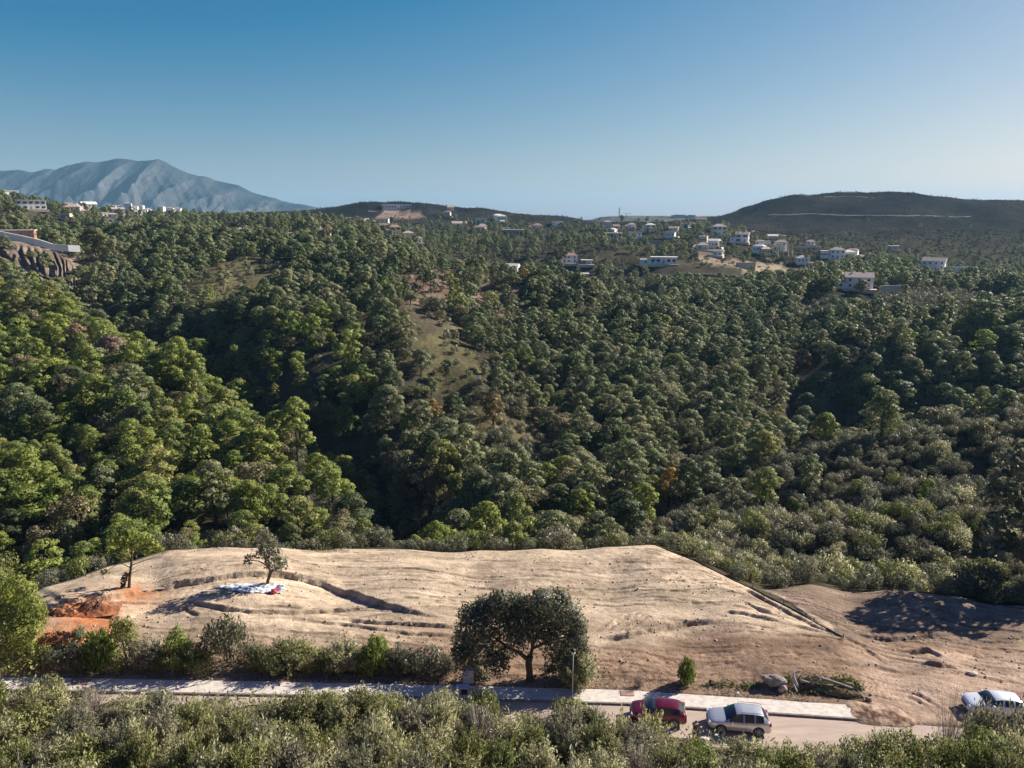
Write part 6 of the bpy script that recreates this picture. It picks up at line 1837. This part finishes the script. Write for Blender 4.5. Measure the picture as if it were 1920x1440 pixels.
    MB().box((L / 2 + .01, 0, .44), (.05, .52, .11)).build('number_plate', M['white'], t)
    MB().box((-L / 2 - .005, 0, .62), (.05, .52, .11)).build('number_plate', M['white'], t)
    MB().box((L / 2 - 1.36, 0, 1.07), (.03, 1.1, .03)).build('wiper', M['black'], t)
    MB().box((L / 2 - 1.72, .35, 1.30), (.16, .24, .02), Matrix.Rotation(0.0, 4, 'Y')).build('windshield_card', M['white'], t) if not suv else None
    return t
HLAMP = mat('headlight_glass', (.55, .57, .6), .1, var=.05)
TLAMP = mat('taillight_red', (.42, .02, .025), .2, var=.05)
def paint(name, col, metal=.35, rough=.28):
    m = mat(name, col, rough, metal, var=.03); b = m.node_tree.nodes['Principled BSDF']
    b.inputs['Coat Weight'].default_value = .7; b.inputs['Coat Roughness'].default_value = .06
    return m
def on_road(px, py):
    d = ray(px, py); s = -H / d[2]
    return (d[0] * s, d[1] * s, 0.006)
x0, y0_, _ = on_road(1383, 1363)
rd = math.atan2(float(kerb_y(x0 + 2) - kerb_y(x0 - 2)), 4.0)
car('parked_car', 'silver estate car with dark windows and roof rails parked along the kerb', (x0, y0_, .006), math.pi + rd - .02, paint('silver_paint', (.60, .60, .63), .55), 4.4, 1.8)
x0, y0_, _ = on_road(1233, 1348)
rd = math.atan2(float(kerb_y(x0 + 2) - kerb_y(x0 - 2)), 4.0)
car('parked_car', 'dark red hatchback parked at the kerb behind grey shrubs', (x0, y0_, .006), math.pi + rd - .03, paint('dark_red_paint', (.13, .007, .026), .3), 4.05, 1.74, 'hatch')
x0, y0_, z0_ = hit(1862, 1336)
z0_ = float(plot_top([x0], [y0_])[0][0])
car('parked_car', 'white hatchback parked on the bare earth at far right', (x0, y0_, max(0.05, z0_ + .02)), math.pi - .14, paint('white_paint', (.72, .74, .78), .1), 4.2, 1.78, 'hatch')

# ================================================================== PERSON
def skin_mesh(name, P_, E, Rd, matl, root=0, sub=1):
    me = bpy.data.meshes.new(name); me.from_pydata(P_, E, []); me.update()
    o = bpy.data.objects.new(name, me); C.objects.link(o)
    o.modifiers.new('skin', 'SKIN'); sm = o.modifiers.new('sub', 'SUBSURF'); sm.levels = sub; sm.render_levels = sub
    for i, v in enumerate(me.skin_vertices[0].data):
        r = Rd[i]; v.radius = r if isinstance(r, tuple) else (r, r); v.use_root = (i == root)
    dg = bpy.context.evaluated_depsgraph_get()
    m2 = bpy.data.meshes.new_from_object(o.evaluated_get(dg)); m2.name = name
    bpy.data.objects.remove(o); m2.materials.clear(); m2.materials.append(matl)
    m2.polygons.foreach_set('use_smooth', [True] * len(m2.polygons))
    return m2
def person():
    x, y, z = on_road(1303, 1391)
    t = thing('person', 'person with dark hair, white top and black clothes walking on the road between the cars', 'person', (x, y, 0.004), R(205))
    sk = mat('skin', (.45, .27, .2), .6, var=.05)
    # facing -Y locally, mid stride
    P_ = [(0, 0, .94), (0, .005, 1.12), (0, .0, 1.34), (0, -.005, 1.45), (0, -.02, 1.53), (0, -.03, 1.60), (0, -.025, 1.68),
          (.10, 0, .88), (.11, -.12, .50), (.11, -.10, .09), (.11, -.24, .035), (-.10, 0, .88), (-.11, .08, .50), (-.11, .22, .11), (-.11, .11, .035),
          (.18, 0, 1.40), (.23, .05, 1.14), (.24, -.06, .91), (.24, -.09, .83), (-.18, 0, 1.40), (-.24, -.02, 1.14), (-.23, -.16, .94), (-.22, -.20, .87)]
    E = [(0, 1), (1, 2), (2, 3), (3, 4), (4, 5), (5, 6), (0, 7), (7, 8), (8, 9), (9, 10), (0, 11), (11, 12), (12, 13), (13, 14), (2, 15), (15, 16), (16, 17), (17, 18), (2, 19), (19, 20), (20, 21), (21, 22)]
    Rd = [(.15, .11), (.135, .095), (.16, .10), .06, .055, .085, .08, .085, .06, .042, .035, .085, .06, .042, .035, .06, .043, .034, .03, .06, .043, .034, .03]
    link('body', skin_mesh('body', P_, E, Rd, sk), t)
    up = [0, 1, 2, 15, 16, 17, 19, 20, 21]; mp = {q: i for i, q in enumerate(up)}
    link('jacket', skin_mesh('jacket', [P_[q] for q in up], [(mp[a], mp[b]) for a, b in E if a in mp and b in mp], [(.165, .125), (.15, .11), (.175, .115), .075, .056, .047, .075, .056, .047], M['black']), t)
    link('scarf', skin_mesh('scarf', [(0, -.01, 1.48), (0, -.02, 1.42), (.10, -.03, 1.43), (.15, .0, 1.37), (-.10, -.03, 1.43), (-.15, 0, 1.37), (0.02, -.12, 1.28)], [(0, 1), (1, 2), (2, 3), (1, 4), (4, 5), (1, 6)], [.075, .08, .075, .065, .075, .065, .05], mat('white_cloth', (.72, .7, .68), .9)), t)
    lo = [0, 7, 8, 9, 11, 12, 13]; mp = {q: i for i, q in enumerate(lo)}
    link('trousers', skin_mesh('trousers', [P_[q] for q in lo], [(mp[a], mp[b]) for a, b in E if a in mp and b in mp], [(.16, .12), .098, .073, .055, .098, .073, .055], mat('dark_trousers', (.03, .03, .038), .9)), t)
    link('hair', skin_mesh('hair', [(0, .02, 1.56), (0, .015, 1.66), (0, -.015, 1.71)], [(0, 1), (1, 2)], [.085, .10, .085], mat('dark_hair', (.02, .015, .013), .6)), t)
    for s in (-1, 1):
        MB().box((s * .11, -.115 if s > 0 else .17, .05), (.10, .27, .09), taper=.7).build('shoe', M['black'], t)
        MB().box((s * .032, -.112, 1.62), (.022, .012, .012)).build('eye', M['black'], t)
        MB().tube([(s * .085, -.03, 1.58), (s * .092, -.025, 1.64)], .016, 5).build('ear', sk, t)
    MB().tube([(0, -.105, 1.63), (0, -.13, 1.59)], [.010, .016], 5).build('nose', sk, t)
    MB().box((0, -.105, 1.555), (.045, .012, .01)).build('mouth', mat('lips', (.35, .13, .12), .6), t)
    for s, hx, hy, hz in ((1, .24, -.10, .81), (-1, -.22, -.21, .85)):
        for q in range(4):
            dx = (q - 1.5) * .017; ln = (.065, .075, .07, .055)[q]
            MB().tube([(hx, hy + dx, hz), (hx - s * .008, hy + dx, hz - ln * .5), (hx - s * .022, hy + dx, hz - ln)], [.010, .009, .007], 5).build('finger', sk, t)
        MB().tube([(hx - s * .01, hy - .025, hz + .02), (hx - s * .022, hy - .045, hz - .01), (hx - s * .03, hy - .045, hz - .035)], [.011, .010, .008], 5).build('thumb', sk, t)
person()
bx = on_road(1318, 1392)
rock('pale stone block at the road edge beside the walking person', 1321, 1392, .32, .25, .2, mat('pale_block', (.62, .52, .44), .95), 41, 'stone', 'stone', sink=.35)

# tall twigs in front of the white car, and earth spilling over the end of the pavement
for px, py_top, Yd, r, kk, lab in [(1785, 1300, 42.3, 1.0, 'd', 'tall twiggy grey shrub rising in front of the white car nose'), (1850, 1318, 42.0, 1.5, 's', 'olive shrub covering the lower side of the white car'), (1912, 1330, 41.6, 1.5, 's', 'leafy shrub at the right edge below the white car tail'),
                                   (1225, 1335, 42.0, 1.4, 'o', 'silvery shrub reaching up in front of the dark red car'), (1165, 1338, 41.8, 1.2, 'o', 'silvery shrub hiding the nose of the dark red car'), (925, 1312, 42.0, 1.0, 'g', 'upright yellow green shrub in front of the low grey box'), (838, 1285, 41.8, .9, 'o', 'bare topped grey shrub left of the upright yellow green one')]:
    x = at(px, 1340, Yd)[0]; z = float(height([x], [Yd])[0]); dd = ray(px, py_top)
    hh = H + dd[2] / dd[1] * Yd - z
    v = random.randrange(7)
    o = link('wild_shrub', DRY_MESH[v % 3] if kk == 'd' else SPRAY_MESH[kk][v], None, (x, Yd, z - .1)); o.scale = (r, r, max(.8, hh)); o.rotation_euler = (0, 0, random.uniform(0, 6))
    tag(o, lab, 'shrub'); link('twigs', DRY_TW[v % 3] if kk == 'd' else SPRAY_TW[v], o)
c = on_road(1650, 1342)
mound('low spread of loose earth over the end of the pavement', 1648, 1338, 2.6, 1.5, .34, 51, (0.42, 0.30, 0.22), -.2, 0)
